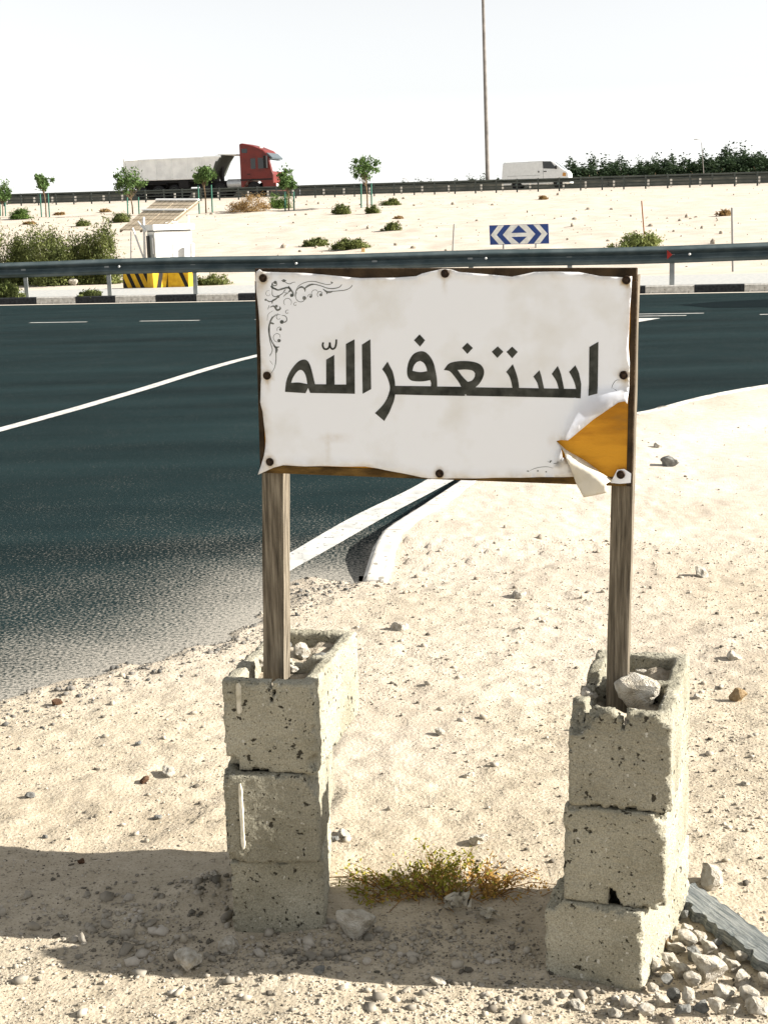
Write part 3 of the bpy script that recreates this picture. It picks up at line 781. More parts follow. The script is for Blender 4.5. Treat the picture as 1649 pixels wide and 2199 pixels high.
word = [(1113, 1067), (900, 1062), (600, 1056), (270, 1050), (250, 1036), (232, 1051), (0, 1047), (-281, 1040), (-293, 1095), (-323, 1170), (-363, 1240), (-433, 1180), (-383, 1130), (-348, 1080), (-328, 1030), (-320, 990), (-328, 945), (-348, 895), (-378, 850), (-338, 793), (-303, 860), (-285, 930), (-281, 975),
        (-13, 978), (-11, 955), (-18, 932), (-63, 940), (-113, 942), (-158, 935), (-181, 915), (-191, 880), (-188, 830), (-173, 780), (-141, 735), (-93, 715), (-53, 722), (-18, 755), (7, 800), (22, 860), (32, 920), (35, 980), (215, 982), (195, 945), (165, 905), (130, 866), (85, 855), (120, 810), (170, 793), (230, 788), (300, 793), (355, 812), (382, 845), (387, 880), (375, 920), (350, 960), (322, 986),
        (600, 990), (590, 940), (575, 900), (553, 870), (603, 812), (625, 870), (642, 930), (650, 990), (797, 993), (785, 950), (757, 905), (803, 857), (820, 915), (837, 994), (947, 995), (930, 940), (895, 885), (940, 825), (965, 890), (988, 997), (1078, 998), (1065, 950), (1045, 905), (1025, 870), (1072, 820), (1100, 880), (1116, 960)]
glyph('letter', [word, [(-151, 862), (-141, 825), (-118, 797), (-91, 787), (-63, 805), (-45, 840), (-41, 865), (-93, 872)], [(188, 855), (250, 852), (300, 860), (320, 880), (315, 910), (295, 935), (265, 945), (225, 905)]], z5)
glyph('letter', [[(1177, 683), (1245, 643), (1240, 1030), (1173, 1048)]], z5, False)
for q, f in (([(1307, 588), (1348, 632), (1310, 680), (1265, 632)], z4), ([(262, 650), (303, 690), (262, 735), (222, 690)], z5), ([(490, 678), (532, 718), (487, 765), (445, 718)], z5), ([(598, 680), (640, 720), (598, 767), (556, 720)], z5)):
    glyph('dot', [q], f, False)
def stroke(mb, pts, w0, w1=None, n=6, thin=.78):
    """a printed line: photograph pixels, width in pixels, swelling in the middle"""
    P = catmull(pts, n); w1 = w0 if w1 is None else w1; k = len(P); V = []
    for i, p in enumerate(P):
        d = P[min(i + 1, k - 1)] - P[max(i - 1, 0)]; d = d / (np.linalg.norm(d) + 1e-9); nn = np.array([-d[1], d[0]])
        w = (w0 + (w1 - w0) * math.sin(math.pi * i / (k - 1))) * thin
        for s in (-.5, .5):
            q = uv(*(p + nn * w * s)); V.append(sp(q[0], q[1], wave(*q) + .0008 + lift(*q)))
    mb.add(V, [(2 * i, 2 * i + 1, 2 * i + 3, 2 * i + 2) for i in range(k - 1)])
mb = MB()
stroke(mb, [(530 + a / 3.5085, 550 + b / 3.5085) for a, b in ((583, 648), (578, 672), (590, 696), (612, 698), (628, 680), (632, 648))], 4, 4, thin=1)
stroke(mb, [(530 + a / 3.5085, 550 + b / 3.5085) for a, b in ((632, 650), (636, 682), (652, 698), (670, 688), (679, 660), (681, 626))], 4, 4, thin=1)
mb.build('accent_mark', INK, sign)
# scrollwork in the corner
GREY = mat('grey_ink', [(.07, .08, .075), (.20, .21, .20)], 80, .7, spec=.2)
orn = MB()
def o1(*pts): return [(550 + a / 6.596, 570 + b / 6.596) for a, b in pts]
def dot(c, r):
    c = o1(c)[0]; V = []
    for k in range(10):
        q = uv(c[0] + r * math.cos(k * .628), c[1] + r * math.sin(k * .628)); V.append(sp(q[0], q[1], wave(*q) + .0010))
    orn.add(V, [tuple(range(10))])
def spiral(c, r0, r1, a0, a1, w):
    n = 9; P = [(c[0] + (r0 + (r1 - r0) * i / n) * math.cos(a0 + (a1 - a0) * i / n), c[1] + (r0 + (r1 - r0) * i / n) * math.sin(a0 + (a1 - a0) * i / n)) for i in range(n + 1)]
    stroke(orn, o1(*P), w * .6, w, 3)
T_ = math.pi
stroke(orn, o1((560, 440), (575, 360), (620, 285), (720, 235), (830, 225), (930, 250), (1020, 270), (1085, 255), (1100, 230), (1090, 215)), .7, 1.8)
stroke(orn, o1((690, 330), (740, 285), (820, 265), (920, 285), (1020, 320), (1110, 325), (1190, 305), (1225, 265), (1215, 235), (1185, 240)), .8, 2.4)
stroke(orn, o1((960, 330), (1020, 365), (1100, 365), (1180, 358), (1280, 345), (1350, 310), (1375, 265), (1360, 225)), 1.2, 2.)
stroke(orn, o1((960, 335), (1010, 370), (1050, 378), (1095, 370)), 1.5, 5)
stroke(orn, o1((1010, 370), (1020, 405)), 2, 3)
stroke(orn, o1((690, 340), (730, 300), (790, 270), (850, 265)), 1.5, 5)
stroke(orn, o1((600, 330), (650, 300), (700, 330), (705, 370)), 1.4, 4)
for c, r in (((1345, 230), 3.4), ((1088, 232), 2.8), ((1205, 235), 2.6), ((930, 415), 3.2), ((785, 440), 2.8), ((695, 460), 4.2), ((340, 1062), 3.6), ((358, 905), 2.6), ((378, 798), 4.2), ((300, 575), 3), ((325, 440), 3), ((285, 240), 3.6), ((405, 215), 3.2), ((150, 485), 2.4), ((515, 420), 3.4)): dot(c, r)
spiral((660, 450), 30, 100, -.6, T_ * 1.25, 1.6)
spiral((645, 400), 70, 95, T_, T_ * 1.7, 2.2)
spiral((925, 400), 12, 55, .4, -T_ * 1.3, 1.6); spiral((850, 390), 55, 40, T_ * .8, T_ * 1.9, 1.2); spiral((785, 435), 10, 42, 1.2, -T_ * 1.1, 1.4)
spiral((570, 550), 8, 34, 0, T_ * 1.7, 1.2); spiral((455, 660), 10, 34, 0, T_ * 1.7, 1.3); spiral((455, 520), 50, 60, T_ * .7, T_ * 2.2, 1.2)
spiral((400, 770), 22, 68, 2.4, -T_ * .6, 2.2); spiral((335, 735), 20, 45, .5, T_ * 1.7, 1.2)
stroke(orn, o1((250, 1400), (200, 1310), (245, 1200), (215, 1080), (190, 900), (215, 790), (270, 710), (330, 680)), .7, 2.2)
stroke(orn, o1((330, 690), (250, 740), (205, 850), (205, 970), (240, 1080), (285, 1150), (295, 1240), (295, 1350), (275, 1450), (225, 1530)), .8, 2.6)
stroke(orn, o1((245, 720), (215, 800), (250, 820), (270, 825)), 1.5, 5); stroke(orn, o1((205, 800), (198, 900), (205, 980)), 1, 4)
stroke(orn, o1((255, 1110), (290, 1155), (345, 1150)), 1, 5); stroke(orn, o1((300, 1150), (312, 1190), (300, 1240)), 1.5, 4)
spiral((320, 1010), 30, 75, .3, -T_ * 1.5, 1.3); spiral((350, 900), 12, 45, .8, -T_ * 1.2, 1.3)
stroke(orn, o1((265, 240), (240, 260), (250, 310), (320, 345), (400, 325), (470, 315), (530, 380), (535, 430), (500, 440)), 1.6, 4.6)
stroke(orn, o1((220, 290), (250, 320), (300, 330)), 2, 5); spiral((285, 255), 12, 45, -1, T_ * 1.1, 2.4)
stroke(orn, o1((370, 210), (410, 225), (440, 205)), 1.5, 4); stroke(orn, o1((400, 215), (440, 245), (490, 260), (530, 240), (570, 235)), .8, 1.8)
stroke(orn, o1((470, 290), (500, 350), (470, 370)), 2, 5); stroke(orn, o1((240, 540), (245, 500), (290, 475), (340, 430)), 1.4, 4.4)
stroke(orn, o1((210, 590), (265, 575), (310, 630), (355, 610), (345, 580)), 1.6, 5); stroke(orn, o1((150, 480), (200, 510), (250, 500)), 1.2, 3)
stroke(orn, o1((240, 330), (245, 420), (300, 440), (380, 400), (430, 340)), 1, 2.4); stroke(orn, o1((200, 560), (180, 620)), .8, 1.5); spiral((190, 400), 20, 50, 0, T_ * 1.6, .9)
stroke(orn, o1((400, 440), (440, 400), (480, 380)), 1, 2.4); spiral((430, 370), 12, 30, 0, T_ * 1.6, 1.2); stroke(orn, o1((170, 780), (185, 690), (250, 640)), .6, 1.)
spiral((190, 1310), 20, 60, 1, T_ * 1.7, .9)
orn.build('corner_scrollwork', GREY, sign); orn = MB()
def o2(*pts): return [(1000 + a / 3.926, 800 + b / 3.926) for a, b in pts]
for c, r in (((525, 830), 3), ((720, 745), 3), ((785, 718), 2), ((680, 832), 2), ((878, 812), 2.6), ((610, 825), 2)):
    p = o2(c)[0]; V = []
    for k in range(8):
        q = uv(p[0] + r * math.cos(k * .785), p[1] + r * .8 * math.sin(k * .785)); V.append(sp(q[0], q[1], wave(*q) + .0010))
    orn.add(V, [tuple(range(8))])
for P in (((525, 830), (600, 800), (680, 790), (740, 800)), ((690, 745), (740, 760), (800, 740)), ((800, 815), (860, 825), (890, 800))):
    stroke(orn, o2(*P), .6, 1.4)
orn.build('corner_scrollwork', GREY, sign); orn = MB()
for P in (((1230, 160), (1235, 110), (1265, 65), (1300, 60)), ((1240, 130), (1290, 150), (1340, 130))):
    stroke(orn, o2(*P), .6, 1.4)
orn.build('scrollwork_remnant', GREY, sign)

# ================================================================== STONES
def rock_mesh(seed, m, sub=3):
    rng = np.random.default_rng(seed)
    bm = bmesh.new(); bmesh.ops.create_icosphere(bm, subdivisions=sub, radius=1)
    P = np.array([v.co[:] for v in bm.verts])
    for _ in range(rng.integers(9, 14)):
        n = rng.normal(size=3); n /= np.linalg.norm(n); d = rng.uniform(.42, .82)
        q = P @ n; P = P - np.outer(np.maximum(q - d, 0), n)
    P *= np.array([1, rng.uniform(.7, .95), rng.uniform(.55, .85)])
    q = P * 2.3 + seed; P += .16 * np.stack([vnoise(q[:, 0] + q[:, 2], q[:, 1] - q[:, 2] * .7, k) for k in (1, 2, 3)], 1) + .06 * np.stack([vnoise(q[:, 0] * 3 + q[:, 2] * 2, q[:, 1] * 3 - q[:, 2] * 2, k) for k in (4, 5, 6)], 1)
    P += rng.normal(0, .007, P.shape)
    P /= np.abs(P[:, 0]).max()
    P[:, 2] -= P[:, 2].min() * .72
    for v, p in zip(bm.verts, P): v.co = p
    me = bpy.data.meshes.new('stone'); bm.to_mesh(me); bm.free(); me.materials.append(m)
    return me
LIME = mat('limestone', [(.36, .32, .25), (.50, .46, .385), (.60, .57, .50)], 2.2, .92, bump=.6, bscale=14, spec=.12, bdist=.05)
GREYS = mat('grey_stone', [(.16, .16, .148), (.27, .27, .25)], 2.2, .92, bump=.6, bscale=14, spec=.12, bdist=.05)
BROWN = mat('brown_stone', [(.07, .04, .024), (.13, .075, .045)], 2.2, .9, bump=.5, bscale=12, spec=.12, bdist=.05)
ORNG = mat('orange_stone', [(.24, .16, .08), (.36, .27, .16)], 2.2, .9, bump=.5, bscale=12, spec=.12, bdist=.05)
ROCKS = {k: [rock_mesh(s * 7 + i, m) for i in range(7)] for s, (k, m) in enumerate((('l', LIME), ('g', GREYS), ('b', BROWN), ('o', ORNG)))}
rr = random.Random(5)
def stone(px, py, wpx, kind, label, group=None, z=None, flatk=1., dz=0., cat='stone', name='stone'):
    """py = where the stone meets the ground in the photograph, wpx = its width there"""
    p = at(px, py) if z is None else gz(px, py, z)
    dist = (p - Vector(CAM)).dot(Vector(FW)); r = wpx / 2 * dist / FOC
    o = inst(name, ROCKS[kind][rr.randrange(7)], None, (p.x, p.y + r * .55, p.z - r * .10 + dz), (rr.uniform(-.2, .2), rr.uniform(-.2, .2), rr.uniform(-.6, .6)), (r, r, r * flatk))
    return tag(o, label, cat, group)
for a in ((768, 2026, 96, 'l', 'large angular pale rock in the shade right of the left block stack'),
          (492, 2052, 42, 'l', 'round pale stone touching the foot of the left block stack'),
          (410, 2088, 60, 'l', 'low pale stone at the edge of the shadow, left of the left stack'),
          (360, 1668, 36, 'l', 'white sunlit stone with a long shadow on the bare sand at left'),
          (312, 1686, 22, 'b', 'small dark lump just below the white sunlit stone'),
          (336, 1762, 22, 'g', 'small upright dark stone on the sand left of the middle block'),
          (122, 1516, 28, 'b', 'reddish brown stone on the gravelly edge of the road'),
          (296, 1604, 20, 'g', 'small dark grey stone on the sand left of the top block'),
          (42, 1614, 14, 'g', 'tiny dark stone on the sand near the left frame edge'),
          (66, 1718, 30, 'g', 'thin flat grey stone lying on the sand at far left'),
          (858, 1356, 44, 'l', 'lone pale stone on the sand between the two timber posts'),
          (1505, 1240, 36, 'l', 'pointed pale stone on the sand right of the right post'),
          (1585, 1508, 40, 'o', 'ochre stone on the sand to the right of the right stack'),
          (1580, 1418, 36, 'l', 'white wedge of stone on the sand above the ochre stone'),
          (1113, 1286, 40, 'l', 'flat pale stone on the sand left of the right post'),
          (1415, 962, 24, 'l', 'white stone on the sand near the bend of the kerb'),
          (1440, 1004, 40, 'g', 'thin grey stone lying flat below the bend of the kerb'),
          (278, 1232, 14, 'b', 'small dark lump lying alone on the asphalt'),
          (945, 1582, 22, 'l', 'small pale stone midway between the block stacks'),
          (1005, 1672, 26, 'l', 'small rounded stone between the block stacks, above the shrub'),
          (1030, 1815, 50, 'l', 'cluster-sized pale stone behind the dry shrub'),
          (740, 1802, 34, 'l', 'pale stone right beside the middle block of the left stack'),
          (715, 1812, 26, 'g', 'grey stone tucked against the left stack beside a pale one'),
          (1530, 1912, 62, 'l', 'bright stone lying on the upper side of the grey plank'),
          (940, 2120, 34, 'l', 'pale stone in the sunlit sand below the shrub'),
          (686, 2092, 30, 'g', 'grey stone on the edge of the shadow below the large rock'),
          (1210, 2150, 30, 'l', 'pale stone just below the left corner of the right stack'),
          (1240, 2172, 34, 'l', 'pale stone at the bottom edge below the right stack'),
          (1320, 2188, 40, 'l', 'pale stone at the bottom edge, left of the rubble heap'),
          (460, 1892, 20, 'l', 'pale stone against the left side of the bottom left block'),
          (1500, 1500, 20, 'l', 'small white stone right of the rim of the top right block'),
          (1600, 1690, 22, 'l', 'small pale stone on the sand beside the right stack'),
          (98, 1805, 18, 'g', 'small grey stone above the shadow at far left'),
          (175, 1856, 16, 'b', 'small brown stone just above the shadow at left')):
    stone(*a)
# stones in the top blocks
stone(662, 1447, 62, 'l', 'yellowish stone inside the top block of the left stack', z=.545, dz=.0)
stone(572, 1440, 50, 'g', 'grey stone inside the left stack, left of its post', z=.545)
stone(605, 1405, 50, 'g', 'grey stone inside the left stack, behind its post', z=.545)
stone(1378, 1522, 100, 'l', 'large pale stone wedged on the rim beside the right post', z=.552)
for q in ((560, 1432, 34, 'l', 'small pale stone in the left front corner of the left stack top'), (630, 1442, 30, 'l', 'small pale stone tight against the right side of the left post'), (690, 1430, 40, 'g', 'grey stone at the right wall inside the left stack top'), (650, 1412, 36, 'l', 'pale stone in the middle of the left stack top')):
    stone(*q, z=.568)
stone(1268, 1500, 44, 'l', 'pale stone on the broken rim left of the right post', z=.565)
stone(1397, 1470, 88, 'l', 'flat pale slab inside the top block of the right stack', z=.53, flatk=.5)
def fill_sand(x, y, yaw, z, label, seed):
    n = 14; V = []
    c, s_ = math.cos(R(yaw)), math.sin(R(yaw))
    for i in range(n):
        for j in range(2 * n):
            a, b = .028 + .148 * i / (n - 1), .028 + .344 * j / (2 * n - 1)
            V.append((x + a * c + b * s_, y - a * s_ + b * c, z + .05 * float(vnoise(a * 14, b * 14, seed)) + .02 * float(vnoise(a * 45, b * 45, seed + 1))))
    mb = MB(); mb.add(V, [(i * 2 * n + j, i * 2 * n + j + 1, i * 2 * n + 2 * n + j + 1, i * 2 * n + 2 * n + j) for i in range(n - 1) for j in range(2 * n - 1)])
    tag(mb.build('sand_fill', mat('fill_sand', [(.26, .22, .16), (.42, .37, .29)], 60, .95, bump=.8, bscale=120), smooth=True), label, 'sand', kind='stuff')
fill_sand(-.355, 2.883, 12.7, .556, 'sandy rubble filling the top block of the left stack', 3)
fill_sand(.346, 2.640, 17.1, .55, 'sandy rubble filling the top block of the right stack', 5)
# rubble heap beside the right stack
heap = [(1395, 2065, 40), (1420, 2040, 46), (1452, 2052, 52), (1478, 2010, 30), (1500, 2030, 40), (1470, 2040, 44), (1440, 2085, 44), (1408, 2095, 36), (1490, 2072, 48), (1520, 2060, 40), (1528, 2120, 78), (1555, 2075, 36), (1545, 2045, 34), (1462, 2108, 46),
        (1490, 2130, 40), (1575, 2100, 36), (1600, 2120, 36), (1432, 2125, 30), (1560, 2150, 56), (1480, 2165, 36), (1510, 2180, 40), (1540, 2190, 44), (1610, 2160, 46), (1450, 2150, 34), (1400, 2140, 30), (1625, 2190, 60), (1420, 2175, 36), (1465, 2195, 40), (1580, 2185, 40), (1385, 2195, 36), (1370, 2165, 26), (1350, 2180, 30), (1470, 1985, 26), (1510, 2095, 34), (1590, 2075, 28), (1640, 2130, 30), (1410, 2060, 22)]
for i, (a, b, w) in enumerate(sorted(heap, key=lambda q: q[1])):
    stone(a, b, w, 'l' if i % 5 else 'g', {78: 'biggest pale stone, in the middle of the rubble heap', 60: 'large pale stone in the bottom right corner of the picture', 56: 'second biggest pale stone of the rubble heap, just below the biggest', 52: 'largest stone of the rubble heap next to the orange one'}.get(w, 'small rubble stone in the heap between right stack and plank'), 'rubble heaped beside the right stack', dz=rr.uniform(.0, .014))
stone(1432, 2050, 40, 'o', 'orange stone in the rubble heap against the right stack', dz=.008)

# fine gravel, too much to count
rng = np.random.default_rng(8)
bm = bmesh.new(); bmesh.ops.create_icosphere(bm, subdivisions=1, radius=1)
ico = np.array([v.co[:] for v in bm.verts]); icf = np.array([[v.index for v in f.verts] for f in bm.faces]); bm.free()
def gravel(name, n, ylo, yhi, smin, smax, m, label, pw_=2.6, cluster=.8, spots=None):
    out = [] if spots is None else list(spots); n = n if spots is None else 0
    while len(out) < n:
        y = ylo + (yhi - ylo) * rng.random() ** 1.7; x = rng.uniform(-1, 1) * (y * .32 + .25)
        if vnoise(x / .45, y / .45, 31) * .6 + vnoise(x / .13, y / .13, 32) * .6 + .5 - .25 * (y > 2.95) * (x < .2) * (y < 4.2) < cluster * rng.random() * 1.1: continue
        out.append((x, y))
    P = np.array(out); d, _ = edge_dist(P[:, 0], P[:, 1]); P = P[(d < .05) | (rng.random(len(d)) < .8 * np.exp(-d / .35)) | (spots is not None)]; n = len(P)
    r = smin * (1 - rng.random(n)) ** (-1 / pw_); r = np.minimum(r, smax)
    z = height(P[:, 0], P[:, 1])
    V = ico[None] * (1 + rng.normal(0, .26, (n, len(ico), 1)))
    V = V * (r[:, None] * rng.uniform(.6, 1.2, (n, 3)) * np.array([1.1, 1, .75]))[:, None, :]
    a = rng.uniform(0, 6.28, n); c, s = np.cos(a)[:, None], np.sin(a)[:, None]
    W = np.stack([V[..., 0] * c - V[..., 1] * s, V[..., 0] * s + V[..., 1] * c, V[..., 2]], -1) + np.c_[P, z + r * .25][:, None, :]
    F = icf[None] + (np.arange(n) * len(ico))[:, None, None]
    o = bpy.data.objects.new(name, npmesh(name, W.reshape(-1, 3), F.reshape(-1, 3), m)); C.objects.link(o)
    return tag(o, label, 'gravel', kind='stuff')
gravel('gravel', 24000, 2.3, 6.5, .0016, .012, mat('gravel_pale', [(.28, .24, .18), (.46, .42, .35)], 30, .95, spec=.1, contrast=(.3, .7)), 'pale fine gravel scattered over the sand', 3.0)
gravel('gravel', 12000, 2.3, 6.5, .0014, .009, mat('gravel_dark', [(.06, .055, .045), (.17, .15, .12)], 30, .95, spec=.1, contrast=(.3, .7)), 'dark fine gravel scattered over the sand', 2.9)
gravel('gravel', 1000, 5.5, 14, .003, .016, mat('gravel_far', [(.16, .13, .10), (.42, .38, .31)], 12, .95, spec=.1, contrast=(.3, .7)), 'sparse small stones on the sand farther back', 2.2, .5)

q = []                                 # crumbs of asphalt along the broken edge of the road
for k in range(2600):
    j = rng.integers(18, len(SOFT) - 2); t = rng.random(); e = SOFT[j] * (1 - t) + SOFT[j + 1] * t; q.append((e[0] + rng.normal(0, .10), e[1] + .06 + rng.normal(0, .13)))
gravel('gravel', 0, 0, 0, .0022, .013, mat('asphalt_crumbs', [(.05, .055, .055), (.24, .22, .19)], 20, .95, spec=.1, contrast=(.3, .7)), 'grey crumbs of asphalt along the broken road edge', 2.6, spots=q)
q = []                                 # coarser rubble in the shade round the left stack
for cx_, cy_, sx, sy, n in ((-.62, 2.95, .16, .10, 420), (-.30, 2.76, .22, .05, 380), (.02, 2.78, .14, .06, 260), (-.45, 3.12, .05, .03, 60), (.28, 2.56, .25, .05, 260)):
    q += [(rng.normal(cx_, sx), rng.normal(cy_, sy)) for _ in range(n)]
gravel('gravel', 0, 0, 0, .003, .016, mat('gravel_mixed', [(.12, .11, .09), (.30, .27, .22), (.46, .42, .36)], 14, .95, spec=.1, contrast=(.3, .7)), 'coarse mixed gravel around the feet of the block stacks', 2.3, spots=q)
P = []
rs = np.random.default_rng(12)
while len(P) < 700:
    t = rs.uniform(40, 98); x = rs.uniform(-.34, .34) * t
    if vnoise(x / 5, t / 5, 3) + .5 > rs.random() * .9: P.append((x, t - .27 * x))
P = np.array(P); z = height(P[:, 0], P[:, 1]); r = np.minimum(.022 * (1 - rs.random(len(P))) ** -.5, .12); n = len(P)
V = ico[None] * (1 + rs.normal(0, .16, (n, len(ico), 1))) * (r[:, None] * rs.uniform(.6, 1.3, (n, 3)))[:, None, :] + np.c_[P, z + r * .2][:, None, :]
o = bpy.data.objects.new('gravel', npmesh('gravel', V.reshape(-1, 3), (icf[None] + (np.arange(n) * len(ico))[:, None, None]).reshape(-1, 3), MATS['gravel_far'])); C.objects.link(o)
tag(o, 'small stones strewn over the embankment slope', 'gravel', kind='stuff')
# ---- plank
PLK = mat('plank_wood', [(.10, .115, .115), (.19, .205, .20), (.30, .31, .29)], 5, .9, bump=.8, bscale=18, stretch=(2.5, 45, 45), spec=.12, bdist=.006)
a, b = gz(1462, 1918, .03), gz(1720, 2118, .03)
d = (b - a); L_ = d.length; rngp = random.Random(3); mb = MB(); V = []; F = []; n = 60
for i in range(n + 1):
    x = L_ * i / n; j1 = .006 * float(vnoise(i * .35, 2.2, 5)); j2 = .016 * float(vnoise(i * .45, 7.2, 6)) + rngp.uniform(-.0015, .0015)
    V += [(x, -.036 + j2, .004), (x, .032 + j1, .004), (x, .034 + j1, .030 + j1 * .5), (x, -.030 + j2 * 1.3, .026 + .004 * float(vnoise(i * .5, 1.1, 8)))]
for i in range(n): F += [(i * 4 + j, i * 4 + (j + 1) % 4, i * 4 + 4 + (j + 1) % 4, i * 4 + 4 + j) for j in range(4)]
F += [(0, 1, 2, 3), (n * 4 + 3, n * 4 + 2, n * 4 + 1, n * 4)]
mb.add(V, F); pl = mb.build('plank', PLK, None, (0, 0, 0)); pl.location = (a.x, a.y, .018); pl.rotation_euler = (0, -.01, math.atan2(d.y, d.x))
tag(pl, 'weathered grey wooden plank lying beside the right block stack', 'plank')

# ================================================================== PLANTS
def leaf_mesh(name, pts, size, m, seed, aspect=.5, up=.3, var=.5):
    """one small pointed leaf face at each point"""
    rng = np.random.default_rng(seed); P = np.asarray(pts, float); n = len(P)
    d = rng.normal(size=(n, 3)); d[:, 2] += up; d /= np.linalg.norm(d, axis=1)[:, None]
    e = np.cross(d, rng.normal(size=(n, 3))); e /= np.linalg.norm(e, axis=1)[:, None]
    s = size * (1 + var * rng.uniform(-1, 1, n))[:, None]
    V = np.stack([P - d * s * .5, P + e * s * aspect * .5, P + d * s * .5, P - e * s * aspect * .5], 1).reshape(-1, 3)
    return npmesh(name, V, np.arange(n * 4).reshape(-1, 4), m)
def clump_pts(rng, n, rad, nc, cr, flatbase=.0, top=1.):
    """points in many small clumps spread through an uneven ellipsoid"""
    c = rng.normal(size=(nc, 3)); c /= np.linalg.norm(c, axis=1)[:, None]; c *= (rng.random(nc) ** .45)[:, None] * rng.uniform(.72, 1.12, (nc, 1))
    if flatbase: c[:, 2] = np.abs(c[:, 2]) * top
    k = rng.integers(0, nc, n); w = rng.uniform(.5, 1.4, nc)
    p = c[k] + rng.normal(size=(n, 3)) * cr * w[k][:, None]
    if flatbase: p[:, 2] = np.maximum(p[:, 2], .01 + .04 * rng.random(n))
    return p * np.array(rad), c * np.array(rad)
def leafm(name, a, b, scale=3.):
    return mat(name, [a, b], scale, .7, transl=.25, spec=.2, contrast=(.35, .65))
L_OLIVE = leafm('leaf_olive', (.052, .068, .018), (.16, .18, .055))
L_GREEN = leafm('leaf_green', (.045, .085, .018), (.12, .19, .04))
L_LIGHT = leafm('leaf_light', (.10, .13, .035), (.24, .27, .09))
L_DARK = leafm('leaf_dark', (.012, .026, .012), (.036, .06, .024), .8)
L_BRIGHT = leafm('leaf_bright', (.045, .085, .025), (.12, .19, .055))
L_DRY = leafm('leaf_dry', (.16, .095, .035), (.34, .23, .10))
STEM = mat('stem_bark', [(.10, .07, .04), (.20, .14, .085)], 8, .9)
def bush(px, py, wpx, hpx, m, label, seed, n=1500, leaf=.07, name='bush', cat='bush', group=None, stems=9, p=None, up=.5):
    p = at(px, py, 20) if p is None else p
    dist = (p - Vector(CAM)).dot(Vector(FW)); w, h = wpx / 2 * dist / FOC, hpx * dist / FOC
    rng = np.random.default_rng(seed)
    pts, cs = clump_pts(rng, n, (w, w * .75, h), 60, .13, 1, 1.)
    root = empty(name, p); tag(root, label, cat, group)
    inst('foliage', leaf_mesh('foliage', pts, leaf, m, seed, .35, up), root)
    mb = MB()
    for c in cs[:stems]: mb.tube([(0, 0, -.02), (c[0] * .5, c[1] * .5, c[2] * .6), tuple(c)], [.012 + h * .008, .008, .003], 5)
    inst('stem', mb.mesh(STEM), root)
    return root
bush(42, 612, 176, 118, L_OLIVE, 'big olive bush behind the guardrail at the left frame edge', 1, 22000, .075, up=1.2)
bush(140, 612, 186, 116, L_OLIVE, 'big olive bush behind the guardrail, middle of the three', 2, 22000, .075, up=1.2)
bush(218, 610, 100, 116, L_OLIVE, 'big olive bush behind the guardrail, next to the solar station', 3, 16000, .075, up=1.2)
for i, a in enumerate(((45, 470, 48, 22, L_GREEN, 'round green shrub on the slope below the leftmost sapling'), (180, 486, 32, 14, L_OLIVE, 'small olive shrub on the slope above the big bushes'),
                       (262, 477, 50, 18, L_OLIVE, 'low olive shrub on the slope left of the solar panels'), (733, 461, 42, 21, L_OLIVE, 'round olive shrub on the slope left of the lone sapling'),
                       (801, 458, 36, 17, L_OLIVE, 'small olive shrub at the foot of the lone sapling'), (840, 441, 42, 13, L_OLIVE, 'spreading dry olive shrub right of the lone sapling'),
                       (840, 495, 40, 17, L_OLIVE, 'small olive shrub alone on the middle of the slope'), (680, 529, 54, 18, L_OLIVE, 'low olive shrub above the guardrail, left of a wider one'),
                       (755, 535, 76, 22, L_OLIVE, 'wide low olive shrub just above the guardrail'), (1372, 531, 108, 30, L_LIGHT, 'light green spreading shrub around the rusty rod'),
                       (1555, 464, 32, 14, L_DRY, 'small dry shrub on the slope beside the grey post'), (536, 455, 104, 36, L_DRY, 'big dry brown bush on the slope below the red truck cab'),
                       (600, 448, 62, 32, L_GREEN, 'dense green bush next to the big dry brown bush'), (455, 612, 84, 22, L_OLIVE, 'low weeds on the verge right of the striped barriers'),
                       (195, 642, 62, 16, L_LIGHT, 'yellowish weeds growing behind the far kerb under the guardrail'), (18, 644, 66, 32, L_LIGHT, 'yellow green weeds at the far kerb at the left frame edge'),
                       (65, 482, 30, 6, L_DRY, 'flat dry tuft on the slope under the round green shrub'), (855, 470, 24, 5, L_DRY, 'tiny dry tuft on the slope below the spreading dry shrub'), (1165, 428, 20, 8, L_DRY, 'small dry tuft on the slope below the white van'),
                       (130, 462, 26, 6, L_DRY, 'tiny dry tuft on the slope right of the second sapling'), (228, 456, 24, 7, L_DRY, 'tiny dry tuft on the slope left of the third sapling'))):
    bush(*a, seed=20 + i, n=5000 if a[2] > 40 else 2400, leaf=.09 if a[1] < 560 else .06, name='shrub', cat='shrub', group='shrubs on the slope and verge', stems=6, up=.8)

